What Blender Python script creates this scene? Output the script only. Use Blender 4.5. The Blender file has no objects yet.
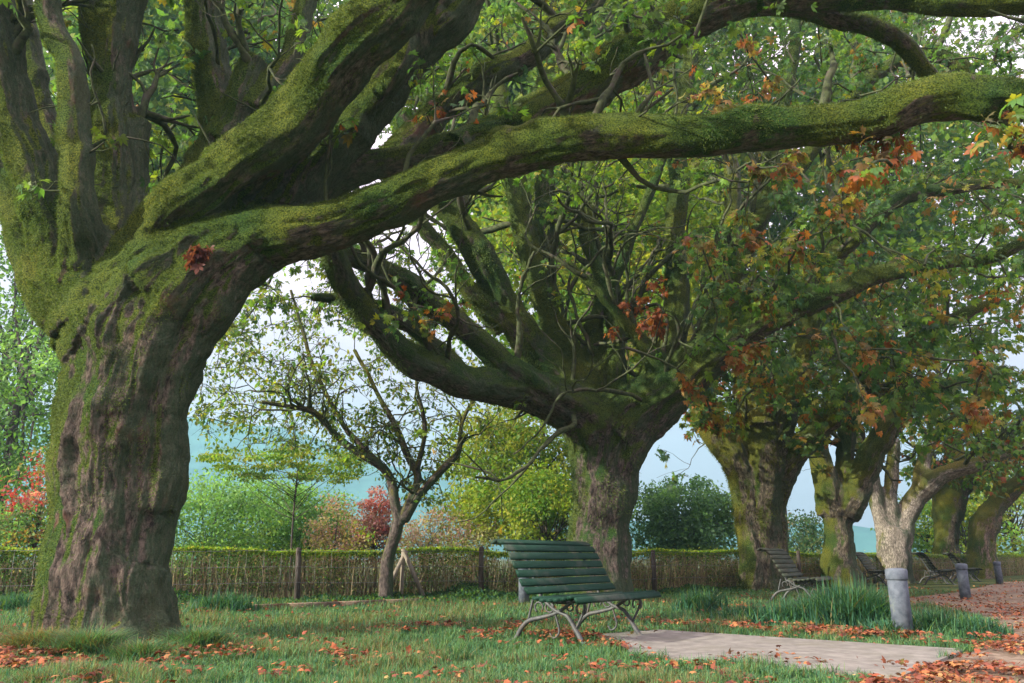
import bpy, bmesh, math, random
import numpy as np
from mathutils import Vector, Matrix
from mathutils.kdtree import KDTree

rng = np.random.default_rng(7)
random.seed(7)
SC = bpy.context.scene
COL = SC.collection
F = 796.0; CX = 512.0; CY = 341.5; H = 0.78
TH = math.atan((558 - CY) / F)
CT, ST = math.cos(TH), math.sin(TH)

# ---------------------------------------------------------------- placing
def P(px, py, d):
    """world point at ground distance d seen in the photo at px, py"""
    u = (px - CX) / F; v = (CY - py) / F
    y = CT - v * ST; z = ST + v * CT
    k = d / y
    return np.array([u * k, d, H + z * k])
def PR(px, py, d, rpx):
    v = (CY - py) / F
    return rpx / F * d / (CT - v * ST)
def GX(px, d):
    """ground point at distance d in column px"""
    z = -H / d
    v = (z * CT - ST) / (CT + z * ST)
    return P(px, CY - v * F, d)
def G(px, py):
    v = (CY - py) / F
    y = CT - v * ST; z = ST + v * CT
    p = P(px, py, -H * y / z); p[2] = 0
    return p

# ---------------------------------------------------------------- noise
def _h(ix, iy, iz, s):
    n = (ix * 374761393 + iy * 668265263 + iz * 2147483647 + s * 974634777) & 0xffffffff
    n = ((n ^ (n >> 13)) * 1274126177) & 0xffffffff
    n = ((n ^ (n >> 16)) * 2246822519) & 0xffffffff
    return ((n ^ (n >> 15)) & 0xffff) / 65535.0
def vnoise(p, s=0):
    p = np.asarray(p, float); i = np.floor(p).astype(np.int64); f = p - i
    f = f * f * (3 - 2 * f); r = 0
    for dx in (0, 1):
        for dy in (0, 1):
            for dz in (0, 1):
                w = (f[:, 0] if dx else 1 - f[:, 0]) * (f[:, 1] if dy else 1 - f[:, 1]) * (f[:, 2] if dz else 1 - f[:, 2])
                r = r + w * _h(i[:, 0] + dx, i[:, 1] + dy, i[:, 2] + dz, s)
    return r * 2 - 1
def fbm(p, s=0, o=3):
    p = np.asarray(p, float)
    return sum(vnoise(p * 2 ** k, s + k) / 2 ** k for k in range(o))

# ---------------------------------------------------------------- objects
def link(o, parent=None):
    COL.objects.link(o)
    if parent is not None: o.parent = parent
    return o
def mesh_obj(name, V, Fc, mat, parent=None, col=None, smooth=False, attrs=None, loc=None):
    """Fc: array (n,3|4) or list of such arrays"""
    V = np.asarray(V, np.float32).reshape(-1, 3)
    fs = [np.asarray(a, np.int32) for a in (Fc if isinstance(Fc, list) else [Fc]) if len(a)]
    me = bpy.data.meshes.new(name)
    me.vertices.add(len(V)); me.vertices.foreach_set('co', V.ravel())
    tot = np.concatenate([np.full(len(a), a.shape[1], np.int32) for a in fs])
    loops = np.concatenate([a.ravel() for a in fs])
    start = np.concatenate([[0], np.cumsum(tot)[:-1]]).astype(np.int32)
    me.loops.add(len(loops)); me.loops.foreach_set('vertex_index', loops.astype(np.int32))
    me.polygons.add(len(tot)); me.polygons.foreach_set('loop_start', start)
    me.update(calc_edges=True)
    if smooth: me.polygons.foreach_set('use_smooth', np.ones(len(tot), bool))
    if col is not None:
        a = me.color_attributes.new('Col', 'FLOAT_COLOR', 'POINT')
        c = np.ones((len(V), 4), np.float32); c[:, :3] = col
        a.data.foreach_set('color', c.ravel())
    for k, v in (attrs or {}).items():
        a = me.attributes.new(k, 'FLOAT_VECTOR', 'POINT'); a.data.foreach_set('vector', np.asarray(v, np.float32).ravel())
    me.materials.append(mat)
    o = bpy.data.objects.new(name, me)
    link(o, parent)
    if loc is not None: o.location = loc
    return o
def empty(name, loc, rz=0):
    o = bpy.data.objects.new(name, None); o.empty_display_size = .3
    link(o); o.location = tuple(float(c) for c in loc); o.rotation_euler = (0, 0, rz); return o
def tag(o, label=None, cat=None, group=None, kind=None):
    if label: o['label'] = label
    if cat: o['category'] = cat
    if group: o['group'] = group
    if kind: o['kind'] = kind
    return o
def copy_tree(o, parent=None):
    c = o.copy(); COL.objects.link(c); c.parent = parent
    for ch in [x for x in o.children]: copy_tree(ch, c)
    return c

class MB:
    """collects shapes for one mesh"""
    def __init__(s): s.V = []; s.Q = []; s.T = []; s.n = 0; s.C = []
    def add(s, V, Q=None, T=None, col=None):
        V = np.asarray(V, float).reshape(-1, 3)
        if Q is not None and len(Q): s.Q.append(np.asarray(Q) + s.n)
        if T is not None and len(T): s.T.append(np.asarray(T) + s.n)
        s.V.append(V); s.n += len(V)
        s.C.append(np.tile(np.asarray(col if col is not None else (1, 1, 1), float), (len(V), 1)) if np.ndim(col) < 2 else col)
    def box(s, c, half, R=None, bev=0.0):
        c = np.asarray(c, float); hx, hy, hz = half
        b = min(bev, hx * .9, hy * .9, hz * .9)
        if b <= 0:
            v = np.array([[x, y, z] for x in (-hx, hx) for y in (-hy, hy) for z in (-hz, hz)])
            q = [[0, 1, 3, 2], [4, 6, 7, 5], [0, 4, 5, 1], [2, 3, 7, 6], [0, 2, 6, 4], [1, 5, 7, 3]]
        else:                                             # rounded in the y-z section, long along x
            sec = [(-hy + b, -hz), (hy - b, -hz), (hy, -hz + b), (hy, hz - b), (hy - b, hz), (-hy + b, hz), (-hy, hz - b), (-hy, -hz + b)]
            v = np.array([[x, y, z] for x in (-hx, hx) for y, z in sec])
            q = [[i, (i + 1) % 8, (i + 1) % 8 + 8, i + 8] for i in range(8)]
            q += [[0, 7, 2, 1], [7, 6, 3, 2], [6, 5, 4, 3], [8, 9, 10, 15], [15, 10, 11, 14], [14, 11, 12, 13]]
        if R is not None: v = v @ np.asarray(R).T
        s.add(v + c, q)
    def tube(s, pts, rad, n=8, close=True, col=None):
        V, Q, T = tube_geo(pts, rad, n, close); s.add(V, Q, T, col)
    def build(s, name, mat, parent=None, smooth=False, colors=False, loc=None):
        fs = []
        if s.Q: fs.append(np.concatenate(s.Q))
        if s.T: fs.append(np.concatenate(s.T))
        return mesh_obj(name, np.concatenate(s.V), fs, mat, parent, np.concatenate(s.C) if colors else None, smooth, loc=loc)

def frames(pts):
    pts = np.asarray(pts, float); t = np.gradient(pts, axis=0)
    t /= np.linalg.norm(t, axis=1)[:, None] + 1e-9
    a = np.array([0, 0, 1.]) if abs(t[0, 2]) < .8 else np.array([1., 0, 0])
    n = np.cross(t[0], a); n /= np.linalg.norm(n); N = [n]
    for i in range(1, len(pts)):
        n = N[-1] - t[i] * np.dot(N[-1], t[i]); n /= np.linalg.norm(n) + 1e-9; N.append(n)
    N = np.array(N); return t, N, np.cross(t, N)
def tube_geo(pts, rad, n=8, close=True):
    pts = np.asarray(pts, float); m = len(pts); rad = np.broadcast_to(np.asarray(rad, float), (m,))
    t, N, B = frames(pts)
    a = np.linspace(0, 2 * math.pi, n, endpoint=False)
    V = pts[:, None] + rad[:, None, None] * (np.cos(a)[None, :, None] * N[:, None] + np.sin(a)[None, :, None] * B[:, None])
    V = V.reshape(-1, 3); i = np.arange(m - 1)[:, None] * n; j = np.arange(n)[None]; k = (j + 1) % n
    Q = np.stack([i + j, i + k, i + n + k, i + n + j], -1).reshape(-1, 4); T = []
    if close:
        V = np.concatenate([V, pts[:1], pts[-1:]]); c0 = m * n
        T = [[c0, (q + 1) % n, q] for q in range(n)] + [[c0 + 1, (m - 1) * n + q, (m - 1) * n + (q + 1) % n] for q in range(n)]
    return V, Q, np.array(T).reshape(-1, 3)
def catmull(pts, k=6):
    p = np.asarray(pts, float); p = np.vstack([2 * p[0] - p[1], p, 2 * p[-1] - p[-2]]); out = []
    for i in range(1, len(p) - 2):
        for t in np.linspace(0, 1, k, endpoint=False):
            a, b, c, d = p[i - 1:i + 3]
            out.append(.5 * (2 * b + (c - a) * t + (2 * a - 5 * b + 4 * c - d) * t * t + (3 * b - a - 3 * c + d) * t ** 3))
    out.append(p[-2]); return np.array(out)

# ---------------------------------------------------------------- materials
def newmat(name):
    m = bpy.data.materials.new(name); m.use_nodes = True; nt = m.node_tree; nt.nodes.clear(); return m, nt
def nd(nt, t, **kw):
    n = nt.nodes.new(t)
    for k, v in kw.items():
        if k.startswith('i_'):
            key = k[2:]; key = int(key) if key.isdigit() else key.replace('_', ' ')
            n.inputs[key].default_value = v
        else: setattr(n, k, v)
    return n
def L(nt, a, b): nt.links.new(a, b)
def ramp(nt, fac, stops, interp='LINEAR'):
    r = nd(nt, 'ShaderNodeValToRGB'); r.color_ramp.interpolation = interp
    e = r.color_ramp.elements
    while len(e) < len(stops): e.new(.5)
    for el, (p, c) in zip(e, stops):
        el.position = p; el.color = (*c, 1) if len(c) == 3 else c
    L(nt, fac, r.inputs[0]); return r
def mixc(nt, fac, a, b, mode='MIX'):
    m = nd(nt, 'ShaderNodeMix', data_type='RGBA', blend_type=mode)
    if hasattr(fac, 'links'): L(nt, fac, m.inputs[0])
    else: m.inputs[0].default_value = fac
    for s, i in ((a, 6), (b, 7)):
        if hasattr(s, 'links'): L(nt, s, m.inputs[i])
        else: m.inputs[i].default_value = (*s, 1)
    return m.outputs[2]
def math_(nt, op, a, b=None, clamp=False):
    m = nd(nt, 'ShaderNodeMath', operation=op, use_clamp=clamp)
    for s, i in ((a, 0), (b, 1)):
        if s is None: continue
        if hasattr(s, 'links'): L(nt, s, m.inputs[i])
        else: m.inputs[i].default_value = s
    return m.outputs[0]

def bark_mat(name, brown, dark, moss, amount=.5, left=.6, red=None, bump=.9, high=.55):
    m, nt = newmat(name)
    at = nd(nt, 'ShaderNodeAttribute', attribute_name='bark')
    mp = nd(nt, 'ShaderNodeMapping'); mp.inputs['Scale'].default_value = (1, 1, .4); L(nt, at.outputs['Vector'], mp.inputs[0])
    geo = nd(nt, 'ShaderNodeNewGeometry'); co = nd(nt, 'ShaderNodeTexCoord')
    n1 = nd(nt, 'ShaderNodeTexNoise', i_Scale=26.0, i_Detail=9.0, i_Roughness=.75, i_Distortion=.3); L(nt, mp.outputs[0], n1.inputs[0])
    vo = nd(nt, 'ShaderNodeTexVoronoi', feature='DISTANCE_TO_EDGE', i_Scale=14.0); 
    wv = nd(nt, 'ShaderNodeVectorMath', operation='ADD'); n0 = nd(nt, 'ShaderNodeTexNoise', i_Scale=8.0, i_Detail=3.0)
    sc = nd(nt, 'ShaderNodeVectorMath', operation='SCALE'); sc.inputs[3].default_value = .12
    L(nt, mp.outputs[0], n0.inputs[0]); L(nt, n0.outputs['Color'], sc.inputs[0]); L(nt, mp.outputs[0], wv.inputs[0]); L(nt, sc.outputs[0], wv.inputs[1]); L(nt, wv.outputs[0], vo.inputs[0])
    n2 = nd(nt, 'ShaderNodeTexNoise', i_Scale=1.7, i_Detail=5.0, i_Roughness=.6); L(nt, co.outputs['Object'], n2.inputs[0])
    n3 = nd(nt, 'ShaderNodeTexNoise', i_Scale=60.0, i_Detail=4.0, i_Roughness=.7); L(nt, co.outputs['Object'], n3.inputs[0])
    crack = ramp(nt, vo.outputs['Distance'], [(0, (0, 0, 0)), (.12, (1, 1, 1))])
    bc = ramp(nt, n1.outputs[0], [(.4, dark), (.5, brown), (.6, tuple(min(1, c * 1.9) for c in brown))])
    base = mixc(nt, math_(nt, 'MULTIPLY', math_(nt, 'SUBTRACT', 1.0, crack.outputs[0]), .28), bc.outputs[0], dark)
    if red:
        rf = ramp(nt, n2.outputs[0], [(.56, (0, 0, 0)), (.64, (1, 1, 1))])
        base = mixc(nt, math_(nt, 'MULTIPLY', rf.outputs[0], .7), base, red)
    # lichen specks
    lf = ramp(nt, n3.outputs[0], [(.62, (0, 0, 0)), (.7, (1, 1, 1))])
    base = mixc(nt, math_(nt, 'MULTIPLY', lf.outputs[0], .35), base, (.22, .25, .2))
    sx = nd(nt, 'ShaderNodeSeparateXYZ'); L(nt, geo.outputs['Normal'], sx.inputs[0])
    up = math_(nt, 'ADD', math_(nt, 'MULTIPLY', sx.outputs['Z'], .55), math_(nt, 'MULTIPLY', sx.outputs['X'], -left))  # moss favours top and left; the left bias also paints the sunlit flank
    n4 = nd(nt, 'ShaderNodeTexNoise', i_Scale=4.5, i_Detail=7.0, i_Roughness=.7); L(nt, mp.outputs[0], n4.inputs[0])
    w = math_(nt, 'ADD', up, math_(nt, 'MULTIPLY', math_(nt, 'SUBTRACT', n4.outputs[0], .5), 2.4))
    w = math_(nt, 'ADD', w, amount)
    oz = nd(nt, 'ShaderNodeSeparateXYZ'); L(nt, co.outputs['Object'], oz.inputs[0])
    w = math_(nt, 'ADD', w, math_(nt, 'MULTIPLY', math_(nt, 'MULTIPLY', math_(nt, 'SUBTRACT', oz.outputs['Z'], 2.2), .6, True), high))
    n6 = nd(nt, 'ShaderNodeTexNoise', i_Scale=1.3, i_Detail=6.0, i_Roughness=.7); L(nt, co.outputs['Object'], n6.inputs[0])
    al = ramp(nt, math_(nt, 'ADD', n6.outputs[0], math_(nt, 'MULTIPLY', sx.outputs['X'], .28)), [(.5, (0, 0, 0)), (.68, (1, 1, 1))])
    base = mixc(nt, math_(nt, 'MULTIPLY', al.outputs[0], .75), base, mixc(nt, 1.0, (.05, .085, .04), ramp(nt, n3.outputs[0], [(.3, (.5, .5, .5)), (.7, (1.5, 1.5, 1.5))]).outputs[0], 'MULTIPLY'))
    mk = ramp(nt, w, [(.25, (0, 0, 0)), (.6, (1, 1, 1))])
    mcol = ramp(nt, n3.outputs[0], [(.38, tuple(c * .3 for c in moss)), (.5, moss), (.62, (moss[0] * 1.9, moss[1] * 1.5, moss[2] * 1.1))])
    n5 = nd(nt, 'ShaderNodeTexNoise', i_Scale=1.1, i_Detail=3.0); L(nt, co.outputs['Object'], n5.inputs[0])
    hue = ramp(nt, n5.outputs[0], [(.35, (.45, .7, .65)), (.65, (1.3, 1.1, .7))])
    mc2 = mixc(nt, 1.0, mcol.outputs[0], hue.outputs[0], 'MULTIPLY')
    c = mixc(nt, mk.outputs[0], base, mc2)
    b = nd(nt, 'ShaderNodeBsdfPrincipled', i_Roughness=.95); L(nt, c, b.inputs['Base Color'])
    b.inputs['Specular IOR Level'].default_value = .15
    hgt = math_(nt, 'ADD', math_(nt, 'MULTIPLY', n1.outputs[0], 1.0), math_(nt, 'MULTIPLY', crack.outputs[0], .16))
    hgt = math_(nt, 'ADD', math_(nt, 'MULTIPLY', hgt, 1.5), math_(nt, 'MULTIPLY', n3.outputs[0], .9))
    n7 = nd(nt, 'ShaderNodeTexNoise', i_Scale=38.0, i_Detail=9.0, i_Roughness=.8); L(nt, co.outputs['Object'], n7.inputs[0])
    n8 = nd(nt, 'ShaderNodeTexVoronoi', i_Scale=70.0); L(nt, co.outputs['Object'], n8.inputs[0])
    mh = math_(nt, 'ADD', math_(nt, 'MULTIPLY', n7.outputs[0], 3.2), math_(nt, 'MULTIPLY', n8.outputs['Distance'], -.9))
    hm = nd(nt, 'ShaderNodeMix', data_type='FLOAT'); L(nt, mk.outputs[0], hm.inputs[0]); L(nt, hgt, hm.inputs[2]); L(nt, mh, hm.inputs[3]); hgt = hm.outputs[0]
    bp = nd(nt, 'ShaderNodeBump', i_Strength=bump, i_Distance=.03); L(nt, hgt, bp.inputs['Height']); L(nt, bp.outputs[0], b.inputs['Normal'])
    o = nd(nt, 'ShaderNodeOutputMaterial'); L(nt, b.outputs[0], o.inputs[0]); return m

def leaf_mat(name, trans=.4, rough=.55):
    m, nt = newmat(name)
    at = nd(nt, 'ShaderNodeAttribute', attribute_name='Col')
    co = nd(nt, 'ShaderNodeTexCoord'); n = nd(nt, 'ShaderNodeTexNoise', i_Scale=14.0, i_Detail=3.0); L(nt, co.outputs['Object'], n.inputs[0])
    r = ramp(nt, n.outputs[0], [(.3, (.75, .8, .75)), (.7, (1.2, 1.15, 1.1))])
    c = mixc(nt, 1.0, at.outputs['Color'], r.outputs[0], 'MULTIPLY')
    b = nd(nt, 'ShaderNodeBsdfPrincipled', i_Roughness=rough); L(nt, c, b.inputs['Base Color']); b.inputs['Specular IOR Level'].default_value = .25
    t = nd(nt, 'ShaderNodeBsdfTranslucent'); L(nt, mixc(nt, 1.0, c, (1.5, 1.5, .8), 'MULTIPLY'), t.inputs[0])
    mx = nd(nt, 'ShaderNodeMixShader', i_0=trans); L(nt, b.outputs[0], mx.inputs[1]); L(nt, t.outputs[0], mx.inputs[2])
    o = nd(nt, 'ShaderNodeOutputMaterial'); L(nt, mx.outputs[0], o.inputs[0]); return m

def plain_mat(name, c1, c2, scale=20, rough=.8, bump=.3, spec=.3, metal=0, detail=6, stretch=(1, 1, 1), c3=None):
    m, nt = newmat(name)
    co = nd(nt, 'ShaderNodeTexCoord'); mp = nd(nt, 'ShaderNodeMapping'); mp.inputs['Scale'].default_value = stretch; L(nt, co.outputs['Object'], mp.inputs[0])
    n = nd(nt, 'ShaderNodeTexNoise', i_Scale=float(scale), i_Detail=float(detail), i_Roughness=.65); L(nt, mp.outputs[0], n.inputs[0])
    r = ramp(nt, n.outputs[0], [(.35, c1), (.65, c2)])
    c = r.outputs[0]
    if c3:
        n2 = nd(nt, 'ShaderNodeTexNoise', i_Scale=scale * .23, i_Detail=6.0, i_Roughness=.7); L(nt, co.outputs['Object'], n2.inputs[0])
        r2 = ramp(nt, n2.outputs[0], [(.52, (0, 0, 0)), (.62, (1, 1, 1))]); c = mixc(nt, r2.outputs[0], c, c3)
    b = nd(nt, 'ShaderNodeBsdfPrincipled', i_Roughness=rough, i_Metallic=float(metal)); L(nt, c, b.inputs['Base Color']); b.inputs['Specular IOR Level'].default_value = spec
    bp = nd(nt, 'ShaderNodeBump', i_Strength=bump, i_Distance=.01); L(nt, n.outputs[0], bp.inputs['Height']); L(nt, bp.outputs[0], b.inputs['Normal'])
    o = nd(nt, 'ShaderNodeOutputMaterial'); L(nt, b.outputs[0], o.inputs[0]); return m

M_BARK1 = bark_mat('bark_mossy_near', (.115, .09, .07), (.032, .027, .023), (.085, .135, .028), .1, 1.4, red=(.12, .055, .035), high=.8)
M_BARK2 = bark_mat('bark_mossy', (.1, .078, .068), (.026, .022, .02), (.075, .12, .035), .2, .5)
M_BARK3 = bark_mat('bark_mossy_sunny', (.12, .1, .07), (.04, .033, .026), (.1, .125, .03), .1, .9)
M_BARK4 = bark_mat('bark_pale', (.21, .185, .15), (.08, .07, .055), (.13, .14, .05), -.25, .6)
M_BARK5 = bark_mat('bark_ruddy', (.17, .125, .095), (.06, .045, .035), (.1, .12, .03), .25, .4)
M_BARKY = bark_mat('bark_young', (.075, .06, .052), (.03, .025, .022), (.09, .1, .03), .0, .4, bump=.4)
M_TWIG = plain_mat('twig_bark', (.035, .03, .025), (.09, .07, .055), 30, .9)
M_BRANCH = plain_mat('branch_bark', (.03, .036, .022), (.085, .105, .045), 14, .95, .8, .1, c3=(.075, .065, .05))
M_LEAF = leaf_mat('leaf', .5)
M_MOSS = leaf_mat('moss_strands', .25, .9)
M_GRASS = leaf_mat('grass_blade', .35, .6)
M_DEAD = leaf_mat('dead_leaf', .15, .7)

# ---------------------------------------------------------------- big trees
def skin_tree(name, limbs, voxel, mat, parent, disp=(.05, .018), seed=1, smooth=6, flute=0.0, knots=0, slim=1.0):
    """limbs: list of polylines of (xyz, r). One united, voxel-remeshed, smoothed, roughened skin."""
    mb = MB(); SP = []; SR = []; SN = []; SB = []; SS = []; ST = []
    for li, L_ in enumerate(limbs):
        a = np.array([[*p, r] for p, r in L_]); a = catmull(a, 8)
        a[:, :3] += np.stack([vnoise(a[:, :3] * 1.6, seed + k) for k in (11, 12, 13)], 1) * np.minimum(a[:, 3], .12)[:, None] * .5
        a[:, 3] *= 1 + .11 * vnoise(a[:, :3] * 2.0, seed + 5)
        if li: a[:, 3] *= np.where(np.arange(len(a)) < 12, 1 - (1 - slim) * np.arange(len(a)) / 12, slim)
        a[:, :3] += np.stack([fbm(a[:, :3] * 1.1, seed + k, 2) for k in (51, 52, 53)], 1) * (.05 if li else .0)
        pts, r = a[:, :3], np.maximum(a[:, 3], voxel * .75)
        mb.tube(pts, r, 14)
        if li and L_[-1][0][2] < .05: continue       # roots borrow the trunk's grain
        t, N, B = frames(pts); s = np.concatenate([[0], np.cumsum(np.linalg.norm(np.diff(pts, axis=0), axis=1))])
        for sub in (0., .5):
            q = pts if sub == 0 else (pts + np.roll(pts, -1, 0))[:-1] / 2
            n_ = len(q); SP.append(q); SR.append(r[:n_]); SN.append(N[:n_]); SB.append(B[:n_]); ST.append(t[:n_]); SS.append(s[:n_] + (0 if sub == 0 else (s[1:] - s[:-1]) / 2) + 7.3 * li)
    SP, SR, SN, SB, SS, ST = (np.concatenate(x) for x in (SP, SR, SN, SB, SS, ST))
    tmp = mb.build('tmp', mat)
    md = tmp.modifiers.new('r', 'REMESH'); md.mode = 'VOXEL'; md.voxel_size = voxel
    dg = bpy.context.evaluated_depsgraph_get(); dg.update()
    ev = bpy.data.meshes.new_from_object(tmp.evaluated_get(dg))
    n = len(ev.vertices); V = np.zeros(n * 3, np.float32); ev.vertices.foreach_get('co', V); V = V.reshape(-1, 3).astype(float)
    E = np.zeros(len(ev.edges) * 2, np.int32); ev.edges.foreach_get('vertices', E); E = E.reshape(-1, 2)
    Qn = np.zeros(len(ev.loops), np.int32); ev.loops.foreach_get('vertex_index', Qn); Qf = Qn.reshape(-1, 4)
    old = tmp.data; bpy.data.objects.remove(tmp); bpy.data.meshes.remove(old); bpy.data.meshes.remove(ev)
    deg = np.bincount(E.ravel(), minlength=n)[:, None]
    for _ in range(smooth):
        S = np.stack([np.bincount(E[:, 0], V[E[:, 1], k], n) + np.bincount(E[:, 1], V[E[:, 0], k], n) for k in range(3)], 1)
        V = V * .4 + .6 * S / deg
    kd = KDTree(len(SP))
    for i, p in enumerate(SP): kd.insert(p, i)
    kd.balance()
    idx = np.array([kd.find(v)[1] for v in V])
    off = V - SP[idx]
    al = (off * ST[idx]).sum(1)
    bc = np.stack([(off * SN[idx]).sum(1), (off * SB[idx]).sum(1), SS[idx] + al], 1)
    fn = np.cross(V[Qf[:, 2]] - V[Qf[:, 0]], V[Qf[:, 3]] - V[Qf[:, 1]])
    nrm = np.stack([sum(np.bincount(Qf[:, q], fn[:, k], n) for q in range(4)) for k in range(3)], 1)
    nrm /= np.linalg.norm(nrm, axis=1)[:, None] + 1e-12
    rad = SR[idx]
    sc = np.minimum(rad / .35, 1.2)
    ang = bc[:, :2] / (np.linalg.norm(bc[:, :2], axis=1)[:, None] + 1e-6)
    f1 = fbm(np.stack([ang[:, 0] * 2.2, ang[:, 1] * 2.2, bc[:, 2] * .5], 1), seed + 20, 3)
    f2 = fbm(V * 3.1, seed + 30, 2)
    fq = np.stack([bc[:, 0] * 11, bc[:, 1] * 11, bc[:, 2] * 2.6], 1); fq += .8 * np.stack([vnoise(fq * .7, seed + 41 + k) for k in range(3)], 1)
    f3 = .45 - 1.5 * np.abs(vnoise(fq, seed + 40)) ** .7 + .5 * vnoise(fq * 2.1, seed + 45)
    f3 = -f3
    d = (disp[0] * (f1 * (.35 + .55 * np.clip(sc, 0, 1) ** 2) + f2 * .7)) * np.maximum(sc, .25)
    if flute: d += flute * (np.abs(fbm(np.stack([ang[:, 0] * 3.0, ang[:, 1] * 3.0, bc[:, 2] * .25], 1), seed + 50, 2)) - .45) * np.clip(sc, 0, 1) ** 2.5
    for _ in range(3):
        d = d * .4 + .6 * (np.bincount(E[:, 0], d[E[:, 1]], n) + np.bincount(E[:, 1], d[E[:, 0]], n)) / deg[:, 0]
    for _ in range(knots):
        kc = V[rng.integers(0, n)]; kr = rng.uniform(.05, .13); q_ = np.linalg.norm(V - kc, axis=1) / kr
        d += np.where(q_ < 2.5, kr * .55 * (np.exp(-q_ ** 2) - .55 * np.exp(-(q_ / .45) ** 2)), 0) * np.minimum(1, rad / .12)
    d += disp[1] * f3 * np.clip(sc * 1.1, .2, 1)
    d += disp[1] * .5 * fbm(V * 9, seed + 60, 2) * np.maximum(sc, .3)
    V = V + nrm * d[:, None]
    o = mesh_obj(name, V, Qf, mat, parent, smooth=True, attrs={'bark': bc})
    o['_dummy'] = 0; del o['_dummy']
    return o, V, Qf, (SP, SR)

def px_limb(*pts):
    out = []
    for px, py, d, r in pts:
        if py == 'g': p = GX(px, d); p[2] = -.12; out.append((p, PR(px, 600, d, r)))
        else: out.append((P(px, py, d), PR(px, py, d, r)))
    return out

# leaf templates --------------------------------------------------
def tmpl_palm(n=5, simple=False):
    V = []; Q = []
    for i, a in enumerate(np.linspace(-1.25, 1.25, n)):
        l = 1.0 - .28 * abs(a); w = .17 * l + .02
        R = np.array([[math.cos(a), math.sin(a)], [-math.sin(a), math.cos(a)]])
        pts = np.array([[0, .04, 0], [w, l * .62, -.06], [0, l, -.22], [-w, l * .62, -.06]])
        pts[:, :2] = pts[:, :2] @ R; b = len(V); V += list(pts); Q.append([b, b + 1, b + 2, b + 3])
    return np.array(V), np.array(Q)
def tmpl_lobed():                # plane-like broad lobed leaf in one fan of quads
    o = [(0, 0, 0), (.32, .02, -.05), (.28, .25, 0), (.55, .45, -.12), (.25, .5, 0), (.18, .72, -.04), (0, 1, -.18), (-.18, .72, -.04), (-.25, .5, 0), (-.55, .45, -.12), (-.28, .25, 0), (-.32, .02, -.05)]
    c = (0, .38, .06); V = [c] + o
    Q = [[0, 1, 2, 3], [0, 3, 4, 5], [0, 5, 6, 7], [0, 7, 8, 9], [0, 9, 10, 11], [0, 11, 12, 1]]
    return np.array(V), np.array(Q)
def tmpl_oval():
    return np.array([[0, 0, 0], [.3, .45, -.08], [0, 1, -.15], [-.3, .45, -.08]]), np.array([[0, 1, 2, 3]])
PALM, LOBE, OVAL = tmpl_palm(5), tmpl_lobed(), tmpl_oval()
def leaves_geo(pos, direc, size, tmpl, up_jit=.6):
    """one leaf per position, its tip along direc"""
    n = len(pos); V0, Q0 = tmpl
    y = direc / (np.linalg.norm(direc, axis=1)[:, None] + 1e-9)
    up = np.array([0, 0, 1.]) + rng.normal(0, up_jit, (n, 3))
    z = up - y * (up * y).sum(1)[:, None]; z /= np.linalg.norm(z, axis=1)[:, None] + 1e-9
    x = np.cross(y, z)
    V = (V0[None, :, 0, None] * x[:, None] + V0[None, :, 1, None] * y[:, None] + V0[None, :, 2, None] * z[:, None]) * size[:, None, None] + pos[:, None]
    Q = Q0[None] + (np.arange(n) * len(V0))[:, None, None]
    return V.reshape(-1, 3), Q.reshape(-1, Q0.shape[1])
PAL = {
    'green':  [(.06, .14, .03), (.08, .17, .035), (.045, .115, .035), (.11, .18, .035)],
    'dark':   [(.035, .085, .03), (.045, .1, .035), (.055, .115, .035), (.035, .09, .05)],
    'bright': [(.1, .22, .025), (.14, .25, .025), (.08, .19, .03), (.18, .27, .025)],
    'yellow': [(.2, .26, .025), (.26, .29, .025), (.15, .24, .025), (.28, .27, .04)],
    'blue':   [(.06, .14, .065), (.08, .17, .08), (.055, .12, .06)],
    'lime':   [(.14, .31, .09), (.18, .35, .09), (.2, .36, .12)],
    'orange': [(.3, .1, .02), (.24, .07, .018), (.36, .15, .025), (.2, .06, .02)],
    'rust':   [(.2, .055, .025), (.13, .04, .022), (.26, .085, .03)],
    'red':    [(.3, .04, .04), (.38, .07, .06), (.22, .03, .04)],
    'pink':   [(.33, .16, .17), (.25, .12, .14), (.38, .24, .2)],
    'pale':   [(.3, .28, .14), (.28, .22, .16), (.22, .25, .1)],
}
def palette(n, mix, jit=.22):
    ks = list(mix); w = np.array([mix[k] for k in ks], float); w /= w.sum()
    c = rng.choice(len(ks), n, p=w); out = np.zeros((n, 3))
    for i, k in enumerate(ks):
        m = c == i; p = np.array(PAL[k]); out[m] = p[rng.integers(0, len(p), m.sum())]
    return out * np.clip(rng.normal(1, jit, (n, 1)), .5, 1.7)

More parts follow.
